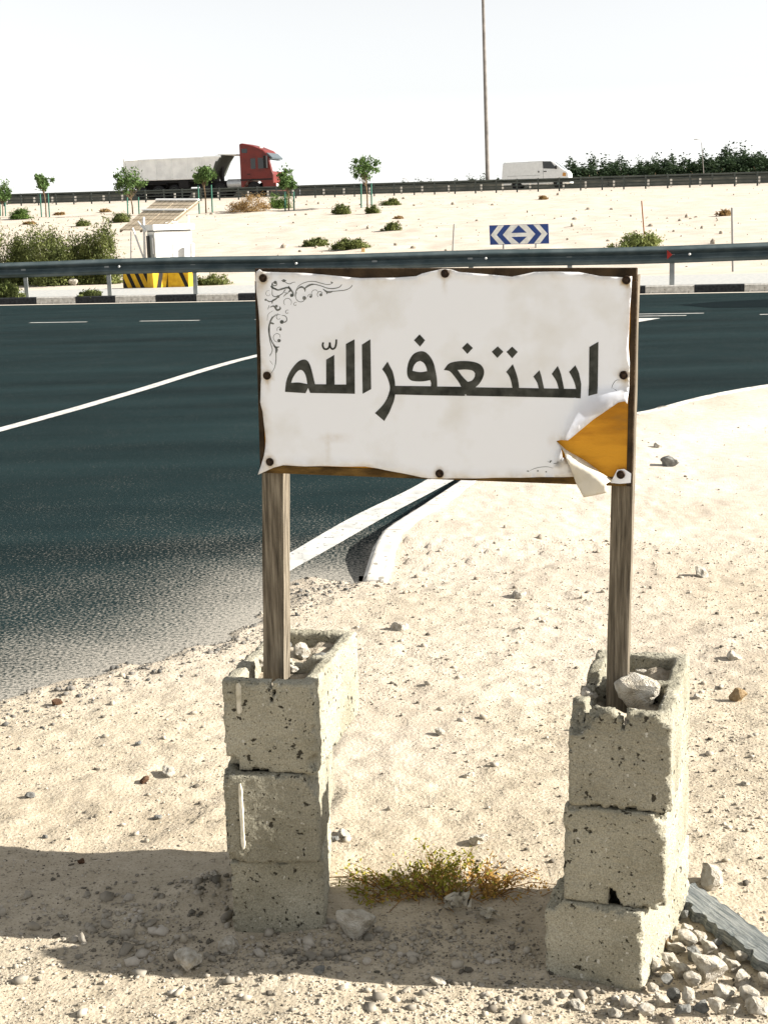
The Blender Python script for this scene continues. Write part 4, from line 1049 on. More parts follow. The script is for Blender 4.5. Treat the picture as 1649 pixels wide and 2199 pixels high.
def sapling(px, py, crown, w, stakes, label, seed):
    """px,py foot; crown = (centre px x, top y, bottom y); stakes = pixel x of the two stakes"""
    p = at(px, py, 40); dist = (p - Vector(CAM)).dot(Vector(FW)); k = dist / FOC
    root = empty('sapling', p); tag(root, label, 'sapling', 'staked saplings along the embankment')
    rng = np.random.default_rng(seed); zt, zb = (py - crown[1]) * k, (py - crown[2]) * k; cx_ = (crown[0] - px) * k
    mb = MB(); mb.tube([(0, 0, -.1), (cx_ * .2 + .03, 0, zb * .5), (cx_ * .6, .02, zb + .2), (cx_, 0, zb + (zt - zb) * .6)], [.05, .04, .03, .012], 6)
    inst('trunk', mb.mesh(STEM), root)
    pts, cs = clump_pts(rng, 2200, (w / 2 * k, w / 2 * k * .9, (zt - zb) / 2), 26, .15)
    off = np.array([cx_, 0, (zt + zb) / 2])
    mb = MB()
    for c in cs[:9]: mb.tube([(cx_ * .5, .01, zb * .85), tuple((c + off) * .5 + np.array([cx_ * .5, .01, zb * .95]) * .5), tuple(c + off)], [.022, .014, .005], 5)
    inst('branch', mb.mesh(STEM), root)
    inst('crown', leaf_mesh('crown', pts + off, .13, L_BRIGHT, seed, .55, 0), root)
    ST_ = flat('stake_green', (.02, .11, .075), .6)
    for sx in stakes:
        x = (sx - px) * k; mb = MB(); mb.tube([(x, -.1, -.15), (x + .02, -.1, zb * .98)], .045, 6); inst('stake', mb.mesh(ST_), root)
sapling(7, 464, (8, 393, 436), 44, (3, 14), 'staked sapling cut by the left frame edge', 1)
sapling(100, 466, (99, 376, 416), 40, (91, 108), 'slim staked sapling, second from the left', 2)
sapling(286, 460, (280, 360, 424), 62, (276, 300), 'tallest bushy sapling, in front of the truck trailer tail', 3)
sapling(443, 458, (440, 358, 398), 54, (429, 457), 'staked sapling in front of the middle of the truck trailer', 4)
sapling(620, 452, (622, 366, 412), 44, (613, 632), 'staked sapling in front of the red truck cab', 5)
sapling(789, 446, (785, 340, 394), 56, (776, 798), 'lone staked sapling right of the truck', 6)

# ---- dry shrub between the stacks
sh = at(965, 1935); shrub = empty('desert_shrub', sh); tag(shrub, 'low green and dry orange shrub on the sand between the block stacks', 'shrub')
rng = np.random.default_rng(77); GP = []; DP = []; mb = MB()
for k in range(170):
    q = rng.random(); cx_ = rng.normal(-.01, .125); cy_ = rng.uniform(-.02, .13)
    cx_ = np.clip(cx_, -.21, .24); hgt = (.050 * math.exp(-((cx_ + .01) / .11) ** 2) + .026) * rng.uniform(.6, 1.15)
    tipp = np.array([cx_ + rng.normal(0, .025), cy_ + rng.normal(0, .02), hgt]); b_ = np.array([cx_ * .75, cy_ * .8, -.005])
    mid = (tipp + b_) / 2 + rng.normal(0, .010, 3)
    mb.tube([b_, mid, tipp], [.0016, .0012, .0006], 4, False)
    for j in range(20):
        t = rng.random() ** .7; p = (b_ * (1 - t) ** 2 + 2 * mid * t * (1 - t) + tipp * t * t) + rng.normal(0, .007, 3)
        (GP if (t > .6 and cx_ < .08) or rng.random() < .06 else DP).append(p)
    if k % 3 == 0:                     # twigs that lie on the sand
        e = np.array([cx_ + rng.normal(0, .06), cy_ - abs(rng.normal(0, .05)), .006 + .01 * rng.random()]); mb.tube([b_, (b_ + e) / 2 + np.array([0, 0, .015]), e], [.0016, .0012, .0006], 4, False)
inst('twig', mb.mesh(mat('twig', [(.16, .085, .03), (.30, .18, .07)], 20, .9)), shrub)
inst('green_leaf', leaf_mesh('green_leaf', GP, .010, leafm('leaf_yellowgreen', (.15, .15, .02), (.36, .33, .05), 30), 5, .5), shrub)
inst('dry_leaf', leaf_mesh('dry_leaf', DP, .009, leafm('leaf_rust', (.32, .17, .04), (.55, .36, .10), 30), 6, .5), shrub)
# a crumpled scrap half buried in front of it
SCR = mat('scrap', [(.38, .34, .26), (.60, .56, .47)], 40, .8, transl=.15)
p = at(985, 1962); n = 16; V = []
for i in range(n):
    for j in range(n):
        a, b = i / (n - 1) - .5, j / (n - 1) - .5
        c = np.array([a * .05, b * .05]); f = lambda s: float(vnoise(a * 3.3 + s, b * 3.3 + s * 1.7, s)) + .5 * float(vnoise(a * 7.5 + s, b * 7.5, s + 4))
        V.append((c[0] + .035 * f(1), c[1] * .7 + .035 * f(2), .024 + .05 * f(3) + .02 * (a + .2)))
mb = MB(); mb.add(V, [(i * n + j, i * n + j + 1, i * n + n + j + 1, i * n + n + j) for i in range(n - 1) for j in range(n - 1)])
o = mb.build('crumpled_scrap', SCR, None, (0, 0, 0), smooth=True, fix=False); o.location = p; so = o.modifiers.new('t', 'SOLIDIFY'); so.thickness = .0012
tag(o, 'crumpled pale scrap half buried in front of the dry shrub', 'litter')
p2 = at(1040, 1975); o2_ = o.copy(); C.objects.link(o2_); o2_.location = p2; o2_.rotation_euler = (.5, .3, 2.2); o2_.scale = (1.1, .8, .55)
tag(o2_, 'smaller flat scrap of litter beside the crumpled pale one', 'litter')

# ================================================================== NEAR GUARDRAIL
STEEL = mat('galvanised', [(.065, .092, .096), (.115, .145, .148)], 3, .5, metal=.25, spec=.3, bump=.1, bscale=20)
POSTM = mat('galvanised_post', [(.30, .31, .30), (.42, .43, .41)], 5, .6, metal=.3)
RO = .42
rail = empty('guardrail', kp(0, RO, .13)); tag(rail, 'galvanised steel crash barrier along the far kerb behind the sign', 'guardrail')
RT_ = .80; RH = .34
prof = []
def wprof():
    P = []
    for i in range(25):
        t = i / 24; z = RT_ - RH * t
        y = .042 * math.cos(t * 4 * math.pi) + (0 if .06 < t < .94 else .012)
        P.append((y, z))
    return P
WP = wprof()
def wbeam(mb, s0, s1, base, off, th=.006, P=None):
    P = P or WP; V = []; F = []; n = len(P)
    for s in (s0, s1):
        for y, z in P: V.append(base(s, off + y, z))
        for y, z in P: V.append(base(s, off + y + th, z))
    for i in range(n - 1):
        F += [(i, i + 1, 2 * n + i + 1, 2 * n + i), (n + i, 3 * n + i, 3 * n + i + 1, n + i + 1)]
    F += [(0, 2 * n, 3 * n, n), (n - 1, 2 * n - 1, 4 * n - 1, 3 * n - 1)]
    mb.add(V, F)
bump_ = lambda s: .012 * math.sin(s * .9) + .01 * math.sin(s * .37 + 1)
def rb(s, off, z): return kp(s, RO + off, .13 + z + bump_(s))
k = 0; s = -27.
while s < 44:
    mb = MB()
    for q in np.arange(s, s + 3.999, 1.): wbeam(mb, q, q + 1.0, rb, -.10 - (.007 if k % 2 else 0))
    mb.build('beam', STEEL, rail, smooth=True); s += 4; k += 1
sp0 = gt(237, 630, TK + .45)
s_post = (Vector((sp0.x, sp0.y, 0)) - K0).dot(KD)
sp1 = gt(1442, 600, TK + .45); s_post1 = (Vector((sp1.x, sp1.y, 0)) - K0).dot(KD)
stp = (s_post1 - s_post) / round((s_post1 - s_post) / 2.0)
mb = MB()
mb.prism([(-.05, 0), (.05, 0), (.05, .012), (-.038, .012), (-.038, .10), (-.05, .10)], KD, KN, Vector((0, 0, 1)), (0, 0, 0), -.25, .74)
pme = mb.mesh(POSTM); mb = MB(); mb.box((0, -.03, .62), (.11, .075, .22)); bme = mb.mesh(POSTM)
mb = MB(); mb.lathe((0, -.165, .63), (0, -1, 0), [(.026, 0), (.026, .012), (.014, .02)], 10); btm = mb.mesh(flat('bolt_head', (.8, .8, .76), .5))
for k in range(-10, 18):
    s = s_post + stp * k; b = KD * s
    o = inst('post', pme, rail, b); inst('spacer', bme, o, (0, 0, 0), kang)
    if k % 2 == 0: inst('bolt', btm, rail, b + KD * .35 + Vector((0, 0, bump_(s))), kang)
rp_ = gt(1432, 545, TK + .3); s = (Vector((rp_.x, rp_.y, 0)) - K0).dot(KD)
mb = MB(); mb.prism([(0, -.09), (.10, 0), (0, .09)], KD, Vector((0, 0, 1)), KN, rb(s, -.19, RT_ - RH * .5), -.008, .008); mb.build('reflector', flat('reflector_red', (.42, .03, .02), .4), rail)

# ================================================================== SLOPE FURNITURE
# ---- chevron sign
BLUE = flat('sign_blue', (.012, .045, .20), .5, .4); WHT = flat('sign_white', (.72, .73, .70), .5, .4); GALV = flat('pole_grey', (.26, .25, .23), .6, .4)
tl, tr_, bl, br = gt(1050, 484, 47.), gt(1177, 479.5, 47.), gt(1052, 526, 47.), gt(1178.5, 523, 47.)
cb = (bl + br) / 2; ch = empty('chevron_sign', (cb.x, cb.y, hz(cb.x, cb.y))); tag(ch, 'blue and white double chevron board on short posts below the slope', 'sign')
eu, ev = (br - bl), (tl - bl); en = eu.cross(ev).normalized()
if en.y > 0: en = -en
def cp(u, v, n=0.): return bl + eu * u + ev * (1 - v) + en * n
def cpoly(name, poly, n, m):
    mb = MB(); mb.add([cp(u, v, n) for u, v in poly], [tuple(range(len(poly)))]); return mb.build(name, m, ch)
mb = MB(); mb.add([cp(u, v, n) for u in (0, 1) for v in (0, 1) for n in (-.02, 0)], [(0, 1, 3, 2), (4, 6, 7, 5), (0, 4, 5, 1), (2, 3, 7, 6), (0, 2, 6, 4), (1, 5, 7, 3)]); mb.build('panel', BLUE, ch)
W1 = [(.15, .02), (.255, .02), (.12, .5), (.255, .98), (.15, .98), (.02, .5)]
cpoly('chevron', W1, .004, WHT); cpoly('chevron', [(1 - u, v) for u, v in W1], .004, WHT)
cpoly('arrow_field', [(.365, .02), (.635, .02), (.775, .5), (.635, .98), (.365, .98), (.225, .5)], .004, WHT)
cpoly('arrow', [(.5, .03), (.37, .42), (.63, .42)], .008, BLUE); cpoly('arrow', [(.37, .62), (.63, .62), (.5, .97)], .008, BLUE)
for u in (.23, .78):
    q = cp(u, .6, -.06); mb = MB(); mb.tube([(q.x, q.y, hz(q.x, q.y) - .2), q], .035, 8); mb.build('post', GALV, ch)
# ---- lone rods and posts
def rod(name, p_top, p_bot, t, r, m, label, cat='post', n=8):
    a, b = gt(*p_bot, t), gt(*p_top, t); a2 = a.copy()
    mb = MB(); d = (b - a).normalized(); zb = hz(a.x, a.y) - .1
    if a.z > zb: a2 = a - d * ((a.z - zb) / d.z)
    mb.tube([a2, a.lerp(b, .5), b], [r, r, r * .95], n); mb.lathe(b, d, [(r * .95, 0), (r * .6, r * .5), (r * .1, r * .6)], n)
    o = mb.build(name, m); return tag(o, label, cat)
rod('marker_post', (975, 482), (972, 541), 46., .03, GALV, 'thin leaning grey post on the slope left of the chevron board')
rod('rusty_rod', (1377, 432), (1383, 510), 50., .022, flat('rust', (.20, .09, .04), .9), 'thin rusty rod standing in the light green shrub', 'rod')
rod('marker_post', (1571, 447), (1573, 583), 37., .03, GALV, 'tall grey post standing behind the guardrail at right')
# ---- little concrete stump
bx = at(780, 541, 30); mb = MB(); mb.box((bx.x, bx.y, bx.z + .05), (.13, .13, .16), taper=.85); tag(mb.build('marker_stump', flat('stump', (.45, .30, .14), .9), bevel=.01), 'small ochre marker stump just above the guardrail', 'marker')
stone(160, 613, 22, 'l', 'white stone on the verge under the guardrail at left')
# ---- yellow and black barriers
YEL = mat('yellow_paint', [(.55, .27, .01), (.78, .46, .02)], 7, .7, contrast=(.3, .6)); BLK = flat('black_paint', (.02, .016, .012), .8)
def barrier(px0, px1, py, t, yaw, label, stripes, lean):
    a, b = gz(px0, py, .13), gz(px1, py, .13); c = (a + b) / 2; c = gt((px0 + px1) / 2, py, t)
    c = Vector((c.x, c.y, .12)); L_ = (px1 - px0) * c.y / FOC / max(.4, math.cos(yaw))
    root = empty('striped_barrier', c, 0); tag(root, label, 'barrier', 'striped concrete barriers at the solar station')
    ex = Vector((math.cos(yaw), math.sin(yaw), 0)); ey = Vector((-math.sin(yaw), math.cos(yaw), 0)); ez = Vector((0, 0, 1))
    prof = [(-.2, -.05), (.2, -.05), (.2, .06), (.15, .62), (-.15, .62), (-.2, .06)]
    mb = MB(); mb.prism(prof, ey, ez, ex, c, -L_ / 2, L_ / 2); mb.build('body', YEL, root, bevel=.012)
    def face(h):                       # outer front face at height h
        return float(np.interp(h, [-.05, .06, .62], [-.2, -.2, -.15])) - .004
    for s in stripes:
        hs = [0, .06, .25, .42, .6]; V = []
        for h in hs:
            sh_ = lean * h
            for q in (0, .11): V.append(c + ex * min(max(s + q + sh_, -L_ / 2 + .01), L_ / 2 - .01) + ey * face(h) + ez * h)
        mb = MB(); mb.add(V, [(2 * i, 2 * i + 1, 2 * i + 3, 2 * i + 2) for i in range(4)]); mb.build('stripe', BLK, root)
    return root
barrier(272, 332, 616, 34.7, -.35, 'striped yellow and black barrier, left one under the guardrail', [-.34, -.10, .14, .38], -.5)
barrier(326, 370, 616, 34.5, .55, 'striped yellow and black barrier, middle one catching the sun', [-.22, .02, .24], .25)
barrier(368, 414, 616, 34.6, -.30, 'yellow barrier with one black stripe, right one beside the post', [.20], -.5)

# ---- solar station
TS = 39.2
def q8(x, y, Y): return gy(220 + x / 6.87, 420 + y / 6.87, Y)
base = q8(800, 1300, 41.); st = empty('solar_station', (base.x, base.y, .15)); tag(st, 'white cabinet with tilted tan solar panels on white poles', 'solar station')
WM = flat('white_metal', (.74, .74, .72), .5, .4, v=.06); GM = flat('grey_metal', (.34, .36, .36), .6); DK = flat('dark_recess', (.05, .055, .055), .8)
PANEL = mat('reflection_tone_panel', [(.36, .29, .20), (.47, .39, .28)], 6, .45, spec=.4); GRID = flat('panel_grid', (.16, .13, .085), .7)  # panel tan is a hazy sky reflection put into the colour
BL, BR = q8(250, 520, 41.3), q8(880, 520, 40.3); TR_, TL_ = q8(1430, 85, 41.6), q8(800, 85, 42.6)
def pp(u, v, n=0.):
    a = BL.lerp(BR, u); b = TL_.lerp(TR_, u); return a.lerp(b, v) + PNrm * n
PNrm = (BR - BL).cross(TL_ - BL).normalized()
if PNrm.z < 0: PNrm = -PNrm
def pbox(u0, u1, v0, v1, n0, n1, name, m, par=None):
    mb = MB(); mb.add([pp(u, v, n) for u in (u0, u1) for v in (v0, v1) for n in (n0, n1)], [(0, 1, 3, 2), (4, 6, 7, 5), (0, 4, 5, 1), (2, 3, 7, 6), (0, 2, 6, 4), (1, 5, 7, 3)])
    return mb.build(name, m, par or st)
for i in range(3):
    for j in range(2):
        o = pbox(j * .5 + .012, j * .5 + .488, i / 3 + .012, i / 3 + .322, 0, .03, 'solar_panel', PANEL)
        for q in (.25, .5, .75): pbox(j * .5 + .012 + .476 * q - .004, j * .5 + .012 + .476 * q + .004, i / 3 + .014, i / 3 + .32, .03, .034, 'grid_line', GRID, o)
        pbox(j * .5 + .012, j * .5 + .488, i / 3 + .155, i / 3 + .163, .03, .0345, 'grid_line', GRID, o)
pbox(0, 1, .985, 1.02, .032, .07, 'rail', WM); pbox(-.02, 1., .635, .665, .036, .075, 'rail', WM)
for u in (.02, .5, .98): pbox(u - .012, u + .012, .0, 1., -.05, -.005, 'purlin', GRID)
def pole(a, b, r=.028, name='pole'):
    mb = MB(); mb.tube([a, b], r, 8); mb.build(name, WM, st)
pole(q8(425, 1330, 41.), q8(425, 530, 41.), .018); pole(q8(640, 1330, 40.2), q8(612, 320, 40.6), .034); pole(q8(640, 1000, 40.2), q8(450, 480, 40.9), .026, 'brace')
pole(q8(645, 530, 40.3), q8(530, 385, 40.8), .024, 'brace'); pole(q8(1300, 1330, 40.6), q8(1270, 295, 40.6), .026); pole(q8(1330, 1330, 40.2), q8(1328, 700, 40.2), .055)
pole(q8(1030, 520, 40.9), q8(1110, 375, 40.9), .022, 'brace'); pole(q8(1130, 515, 40.9), q8(1090, 440, 40.9), .018, 'brace'); pole(q8(935, 408, 40.7), q8(1095, 388, 40.7), .026, 'brace')
cx0 = q8(820, 1330, 39.9); cx0.z = .14
e1 = Vector((math.cos(R(28)), math.sin(R(28)), 0)); e2 = Vector((-math.sin(R(28)), math.cos(R(28)), 0))   # along the sunny face, along the shaded one
def cbx(o, a0, a1, b0, b1, z0, z1, name, m, par=None):
    mb = MB(); mb.add([o + e1 * a + e2 * b + Vector((0, 0, z)) for a in (a0, a1) for b in (b0, b1) for z in (z0, z1)], [(0, 1, 3, 2), (4, 6, 7, 5), (0, 4, 5, 1), (2, 3, 7, 6), (0, 2, 6, 4), (1, 5, 7, 3)])
    return mb.build(name, m, par or st, bevel=.006)
cab_ = cbx(cx0, 0, 1.08, 0, .62, 0, 1.36, 'cabinet', WM)
cbx(cx0, -.06, 1.14, -.08, .78, 1.39, 1.55, 'cabinet_roof', WM)
cbx(cx0, .0, 1.08, .05, .6, 1.36, 1.39, 'roof_gap', DK)
cbx(cx0, .50, 1.02, -.012, -.001, .35, 1.20, 'door', flat('door_grey', (.52, .53, .52), .6), cab_)
cbx(cx0, -.012, -.001, .12, .55, .1, 1.28, 'side_panel', GM, cab_); cbx(cx0, -.03, -.013, .10, .16, .75, 1.2, 'side_strip', WM, cab_); cbx(cx0, -.05, -.013, .40, .58, .1, 1.25, 'side_recess', DK, cab_)
cbx(cx0, .46, .475, -.03, -.013, .55, .75, 'handle', GM, cab_)

# ================================================================== HIGHWAY ON THE EMBANKMENT
def hp(s, t, z=0.):                   # s along the highway, t across
    x = s * KD.x; y = t - .27 * x
    return Vector((x, y, hz(x, y) + z))
ht = MB(); HS = np.linspace(-160, 160, 41)
for a, b in zip(HS[:-1], HS[1:]):
    ht.add([hp(a, 104.2, .006), hp(b, 104.2, .006), hp(b, 125, .006), hp(a, 125, .006)], [(0, 1, 2, 3)])
ho = ht.build('highway', mat('highway_asphalt', [(.03, .04, .042), (.06, .07, .07)], 2, .9)); tag(ho, 'asphalt highway on top of the embankment', kind='structure')
DARKR = mat('dark_rail', [(.045, .055, .05), (.085, .095, .085)], 1.2, .6, metal=.3); PALE = flat('pale_post', (.42, .40, .36), .8)
fence = empty('highway_fence', hp(0, 100.6)); tag(fence, 'dark post and rail fence along the crest of the embankment', 'fence')
for z in (.22, .42, .62, .82):
    mb = MB()
    for a in np.arange(-44, 46, 2.):
        p, q = hp(a, 100.6, z), hp(a + 2, 100.6, z); mb.tube([p, q], .035 if z < .8 else .045, 5)
    mb.build('rail', DARKR, fence)
mb = MB(); mb.box((0, 0, .40), (.09, .09, .98)); fme = mb.mesh(DARKR)
for a in np.arange(-44, 46, 1.42): inst('post', fme, fence, hp(a, 100.6) - wloc(fence))
rl = empty('highway_guardrail', hp(0, 103.2)); tag(rl, 'dark steel crash barrier between the crest fence and the vehicles', 'guardrail')
P2 = [(.04 * math.cos(i / 12 * 4 * math.pi), .74 - .20 * i / 12) for i in range(13)]
mb = MB()
for a in np.arange(-44, 46, 3.): wbeam(mb, a, a + 3, lambda s, o, z: hp(s, 103.2 + o, z), 0, .01, P2)
mb.build('beam', DARKR, rl)
mb = MB(); mb.box((0, 0, .24), (.13, .06, .6)); gme2 = mb.mesh(PALE)
for i, a in enumerate(np.arange(-44, 46, 1.9)): inst('post', gme2, rl, hp(a + .4 * (i % 3 == 0), 103.0) - wloc(rl))
med = empty('median_barrier', hp(0, 113)); tag(med, 'dark concrete median barrier behind the truck and van', 'barrier')
MEDM = mat('median_concrete', [(.07, .075, .065), (.13, .13, .11)], 1.5, .95)
for a in np.arange(-60, 66, 6.):
    mb = MB(); V = []
    for s in (a + .02, a + 5.98):
        for y, z in ((-.3, -.05), (-.3, .1), (-.14, .3), (-.1, .86), (.1, .86), (.14, .3), (.3, .1), (.3, -.05)): V.append(hp(s, 113 + y, z))
    mb.add(V, [(0, 1, 2, 3, 4, 5, 6, 7), tuple(range(8, 16))] + [(i, (i + 1) % 8, 8 + (i + 1) % 8, 8 + i) for i in range(8)]); mb.build('segment', MEDM, med)

# ---- vehicles (x forward, y to their left, z up)
RUB = flat('rubber', (.012, .012, .013), .9); RIM = flat('wheel_rim', (.10, .13, .13), .5, metal=.4); GLS = flat('dark_glass', (.01, .013, .015), .12, .6); CHAS = flat('chassis', (.014, .013, .013), .8)
class Veh:
    def __init__(s, name, label, cat, loc, yaw):
        s.root = empty(name, loc, yaw); tag(s.root, label, cat)
    def part(s, mb, name, m, parent=None, bevel=0., smooth=False):
        me = mb.mesh(m, smooth); bm = bmesh.new(); bm.from_mesh(me); bmesh.ops.recalc_face_normals(bm, faces=bm.faces); bm.to_mesh(me); bm.free()
        o = inst(name, me, parent or s.root)
        if bevel:
            b = o.modifiers.new('b', 'BEVEL'); b.width = bevel; b.segments = 3; b.limit_method = 'ANGLE'; b.angle_limit = R(35)
        return o
    def prof(s, pts, y0, y1, name, m, parent=None, bevel=0.):
        mb = MB(); mb.prism(pts, Vector((1, 0, 0)), Vector((0, 0, 1)), Vector((0, 1, 0)), (0, 0, 0), y0, y1)
        return s.part(mb, name, m, parent, bevel)
    def box(s, x0, x1, y0, y1, z0, z1, name, m, parent=None, bevel=0.):
        mb = MB(); mb.box(((x0 + x1) / 2, (y0 + y1) / 2, (z0 + z1) / 2), (x1 - x0, y1 - y0, z1 - z0)); return s.part(mb, name, m, parent, bevel)
    def wheel(s, x, y, r, w):
        sd = -1 if y < 0 else 1
        w_ = s.part(MB().lathe((x, y - sd * w, r), (0, sd, 0), [(r * .8, 0), (r * .97, w * .1), (r, w * .25), (r, w * .75), (r * .97, w * .92), (r * .72, w), (r * .55, w * .98)], 24), 'wheel', RUB)
        s.part(MB().lathe((x, y - sd * .04, r), (0, sd, 0), [(r * .60, 0), (r * .60, .035), (r * .5, .02), (r * .28, .0), (r * .26, .07), (r * .1, .08)], 16), 'rim', RIM, w_)
yawv = kang
RED = mat('truck_red', [(.10, .010, .007), (.15, .016, .010)], 2, .45, spec=.4); TIP = mat('tipper_steel', [(.72, .73, .72), (.88, .89, .87)], 1.5, .7, spec=.2, bump=.15, bscale=8)
WHV = flat('van_white', (.66, .68, .68), .4, .5, v=.05)
# truck
tp = gt(288, 436, 107.2); tx = tp.x; ty = 107.2 - .27 * tx
T = Veh('tipper_truck', 'red cab tipper truck with pale grey trailer on the highway', 'truck', (tx, ty, hz(tx, ty)), yawv); T.root.scale = (.955, 1, 1)
hb = 1.25
cab = T.prof([(9.7, .55), (9.7, 3.78), (9.95, 3.82), (10.8, 3.62), (11.65, 3.28), (11.98, 2.98), (12.1, 2.72), (12.32, 1.75), (12.42, 1.5), (12.45, .42), (11.6, .42), (11.5, .85), (11.2, 1.12), (10.75, 1.2), (10.3, 1.12), (10.0, .85), (9.9, .55)], -hb, hb, 'cab', RED, None, .09)
ys_ = -hb - .004
def side(pts, name, m, parent, d=.012):
    mb = MB(); mb.prism(pts, Vector((1, 0, 0)), Vector((0, 0, 1)), Vector((0, -1, 0)), (0, -hb, 0), -.004, d); return T.part(mb, name, m, parent)
side([(9.9, 3.12), (10.35, 3.12), (10.35, 3.42), (9.9, 3.42)], 'side_window', GLS, cab)
dr = side([(10.5, 1.28), (11.85, 1.28), (11.85, 2.62), (11.6, 2.85), (10.5, 2.85)], 'door', RED, cab, .010)
side([(10.6, 1.95), (11.0, 1.95), (11.0, 2.70), (10.6, 2.70)], 'window', GLS, dr, .02); side([(11.2, 1.95), (11.75, 1.95), (11.6, 2.72), (11.2, 2.72)], 'window', GLS, dr, .02)
side([(10.3, 1.55), (10.55, 1.55), (10.55, 1.6), (10.3, 1.6)], 'handle', CHAS, dr, .03)
side([(9.7, 1.12), (12.3, 1.12), (12.3, 1.22), (9.7, 1.22)], 'trim_strip', CHAS, cab, .012)
mb = MB(); mb.add([(12.09, -1.12, 2.68), (12.09, 1.12, 2.68), (12.33, 1.12, 1.72), (12.33, -1.12, 1.72), (12.11, -1.12, 2.70), (12.11, 1.12, 2.70), (12.35, 1.12, 1.74), (12.35, -1.12, 1.74)], [(0, 1, 2, 3), (4, 5, 6, 7), (0, 1, 5, 4), (1, 2, 6, 5), (2, 3, 7, 6), (3, 0, 4, 7)]); T.part(mb, 'windshield', flat('glare_glass', (.30, .34, .36), .08, .8), cab)  # bright reflection put into the windshield colour
T.prof([(11.85, 2.98), (12.32, 2.62), (12.36, 2.72), (11.95, 3.08)], -1.22, 1.22, 'sun_visor', flat('visor', (.07, .09, .10), .3), cab)
T.box(11.75, 12.0, -hb - .34, -hb - .02, 1.95, 2.85, 'mirror', CHAS, cab, .03); T.box(11.75, 12.0, hb + .02, hb + .34, 1.95, 2.85, 'mirror', CHAS, cab, .03)
T.prof([(11.5, .35), (12.55, .35), (12.6, .9), (11.5, .9)], -1.24, 1.24, 'bumper', RED, None, .05)
T.box(12.5, 12.62, -1.15, -.75, .6, .85, 'headlight', flat('lamp_glass', (.7, .7, .65), .2), None, .02); T.box(12.5, 12.62, .75, 1.15, .6, .85, 'headlight', flat('lamp_glass', (.7, .7, .65), .2), None, .02)
T.box(10.9, 11.1, -.3, .3, 3.45, 3.62, 'roof_beacon', flat('beacon', (.55, .5, .42), .5), None, .03)
body = T.prof([(.15, 1.42), (6.85, 1.36), (7.35, 1.62), (7.9, 2.65), (8.2, 3.05), (6.9, 3.06), (6.6, 2.98), (.05, 2.92)], -1.24, 1.24, 'tipper_body', TIP, None, .05)
for x in (1.3, 2.6, 3.9, 5.2, 6.4): T.box(x, x + .12, -1.30, -1.245, 1.5, 2.86, 'rib', TIP, body)
T.box(.0, 8.2, -1.31, -1.245, 2.88, 2.97, 'top_rail', TIP, body); T.prof([(-.08, 1.4), (.1, 1.4), (.02, 3.12), (-.12, 3.12)], -1.24, 1.24, 'tailgate', TIP, body)
T.prof([(7.9, 3.06), (9.45, 3.02), (9.45, 3.07), (7.9, 3.14)], -1.2, 1.2, 'cover_frame', TIP, body)
T.prof([(6.95, 1.36), (7.45, 1.60), (8.0, 2.63), (8.32, 3.04), (8.22, 3.04), (7.92, 2.67), (7.37, 1.64), (6.87, 1.38)], -1.28, 1.28, 'front_wall', flat('shade_tone_steel', (.06, .065, .055), .9), body)  # shade on the sloping front put into a dark steel colour
T.prof([(7.5, 1.66), (7.95, 2.62), (7.72, 2.62), (7.3, 1.66)], -1.275, -1.245, 'shade_stripe', flat('shade_tone_steel', (.06, .065, .055), .9), body)  # the same painted shade, carried onto the side
T.box(.4, 10.2, -.45, .45, .85, 1.2, 'chassis', CHAS); T.box(.3, 7.1, -1.0, 1.0, 1.18, 1.36, 'subframe', CHAS); T.box(4.5, 5.3, -1.2, -.6, .75, 1.3, 'toolbox', CHAS, None, .02)
mb = MB(); mb.lathe((8.5, -.85, .95), (1, 0, 0), [(.30, 0), (.33, .05), (.33, 1.25), (.30, 1.3)], 18); T.part(mb, 'fuel_tank', flat('tank', (.45, .47, .48), .4, metal=.5))
T.box(7.6, 7.8, -.2, .2, 1.1, 2.3, 'ram', CHAS)
for x in (1.3, 2.75, 4.1, 6.7, 7.9): T.wheel(x, -1.22, .52, .5); T.wheel(x, 1.22, .52, .5)
T.wheel(10.75, -1.22, .52, .36); T.wheel(10.75, 1.22, .52, .36)
T.prof([(.7, 1.0), (1.3, 1.15), (3.4, 1.15), (3.5, 1.0), (3.4, 1.1), (1.3, 1.09)], -1.22, -.75, 'mudguard', CHAS)
# van
vp = gt(1082, 405, 108.5); vx = vp.x; vy = 108.5 - .27 * vx
Vn = Veh('delivery_van', 'white panel van driving right along the highway', 'van', (vx, vy, hz(vx, vy)), yawv)
vh = .86
vb = Vn.prof([(0, .32), (-.02, .9), (.06, 1.85), (.22, 1.97), (2.9, 2.0), (3.55, 1.97), (3.75, 1.88), (4.5, 1.30), (4.72, 1.22), (4.85, 1.0), (4.86, .38), (4.55, .32), (4.42, .32), (4.33, .58), (4.05, .70), (3.77, .58), (3.68, .32), (1.42, .32), (1.33, .58), (1.05, .70), (.77, .58), (.68, .32)], -vh, vh, 'body', WHV, None, .10)
def vside(pts, name, m, parent=None, d=.012, sgn=-1):
    mb = MB(); mb.prism(pts, Vector((1, 0, 0)), Vector((0, 0, 1)), Vector((0, sgn, 0)), (0, sgn * vh, 0), -.004, d); return Vn.part(mb, name, m, parent or vb)
for sg in (-1, 1): vside([(2.98, 1.42), (3.95, 1.36), (3.55, 1.88), (2.95, 1.90)], 'side_window', GLS, None, .012, sg)
vside([(2.9, .45), (3.0, .45), (3.0, 1.36), (2.97, 1.36), (2.97, .48), (2.9, .48)], 'door_gap', GM, None, .004)
vside([(3.02, 1.18), (3.22, 1.18), (3.22, 1.24), (3.02, 1.24)], 'handle', CHAS, None, .03); vside([(2.62, 1.15), (2.7, 1.15), (2.7, 1.27), (2.62, 1.27)], 'handle', CHAS, None, .03)
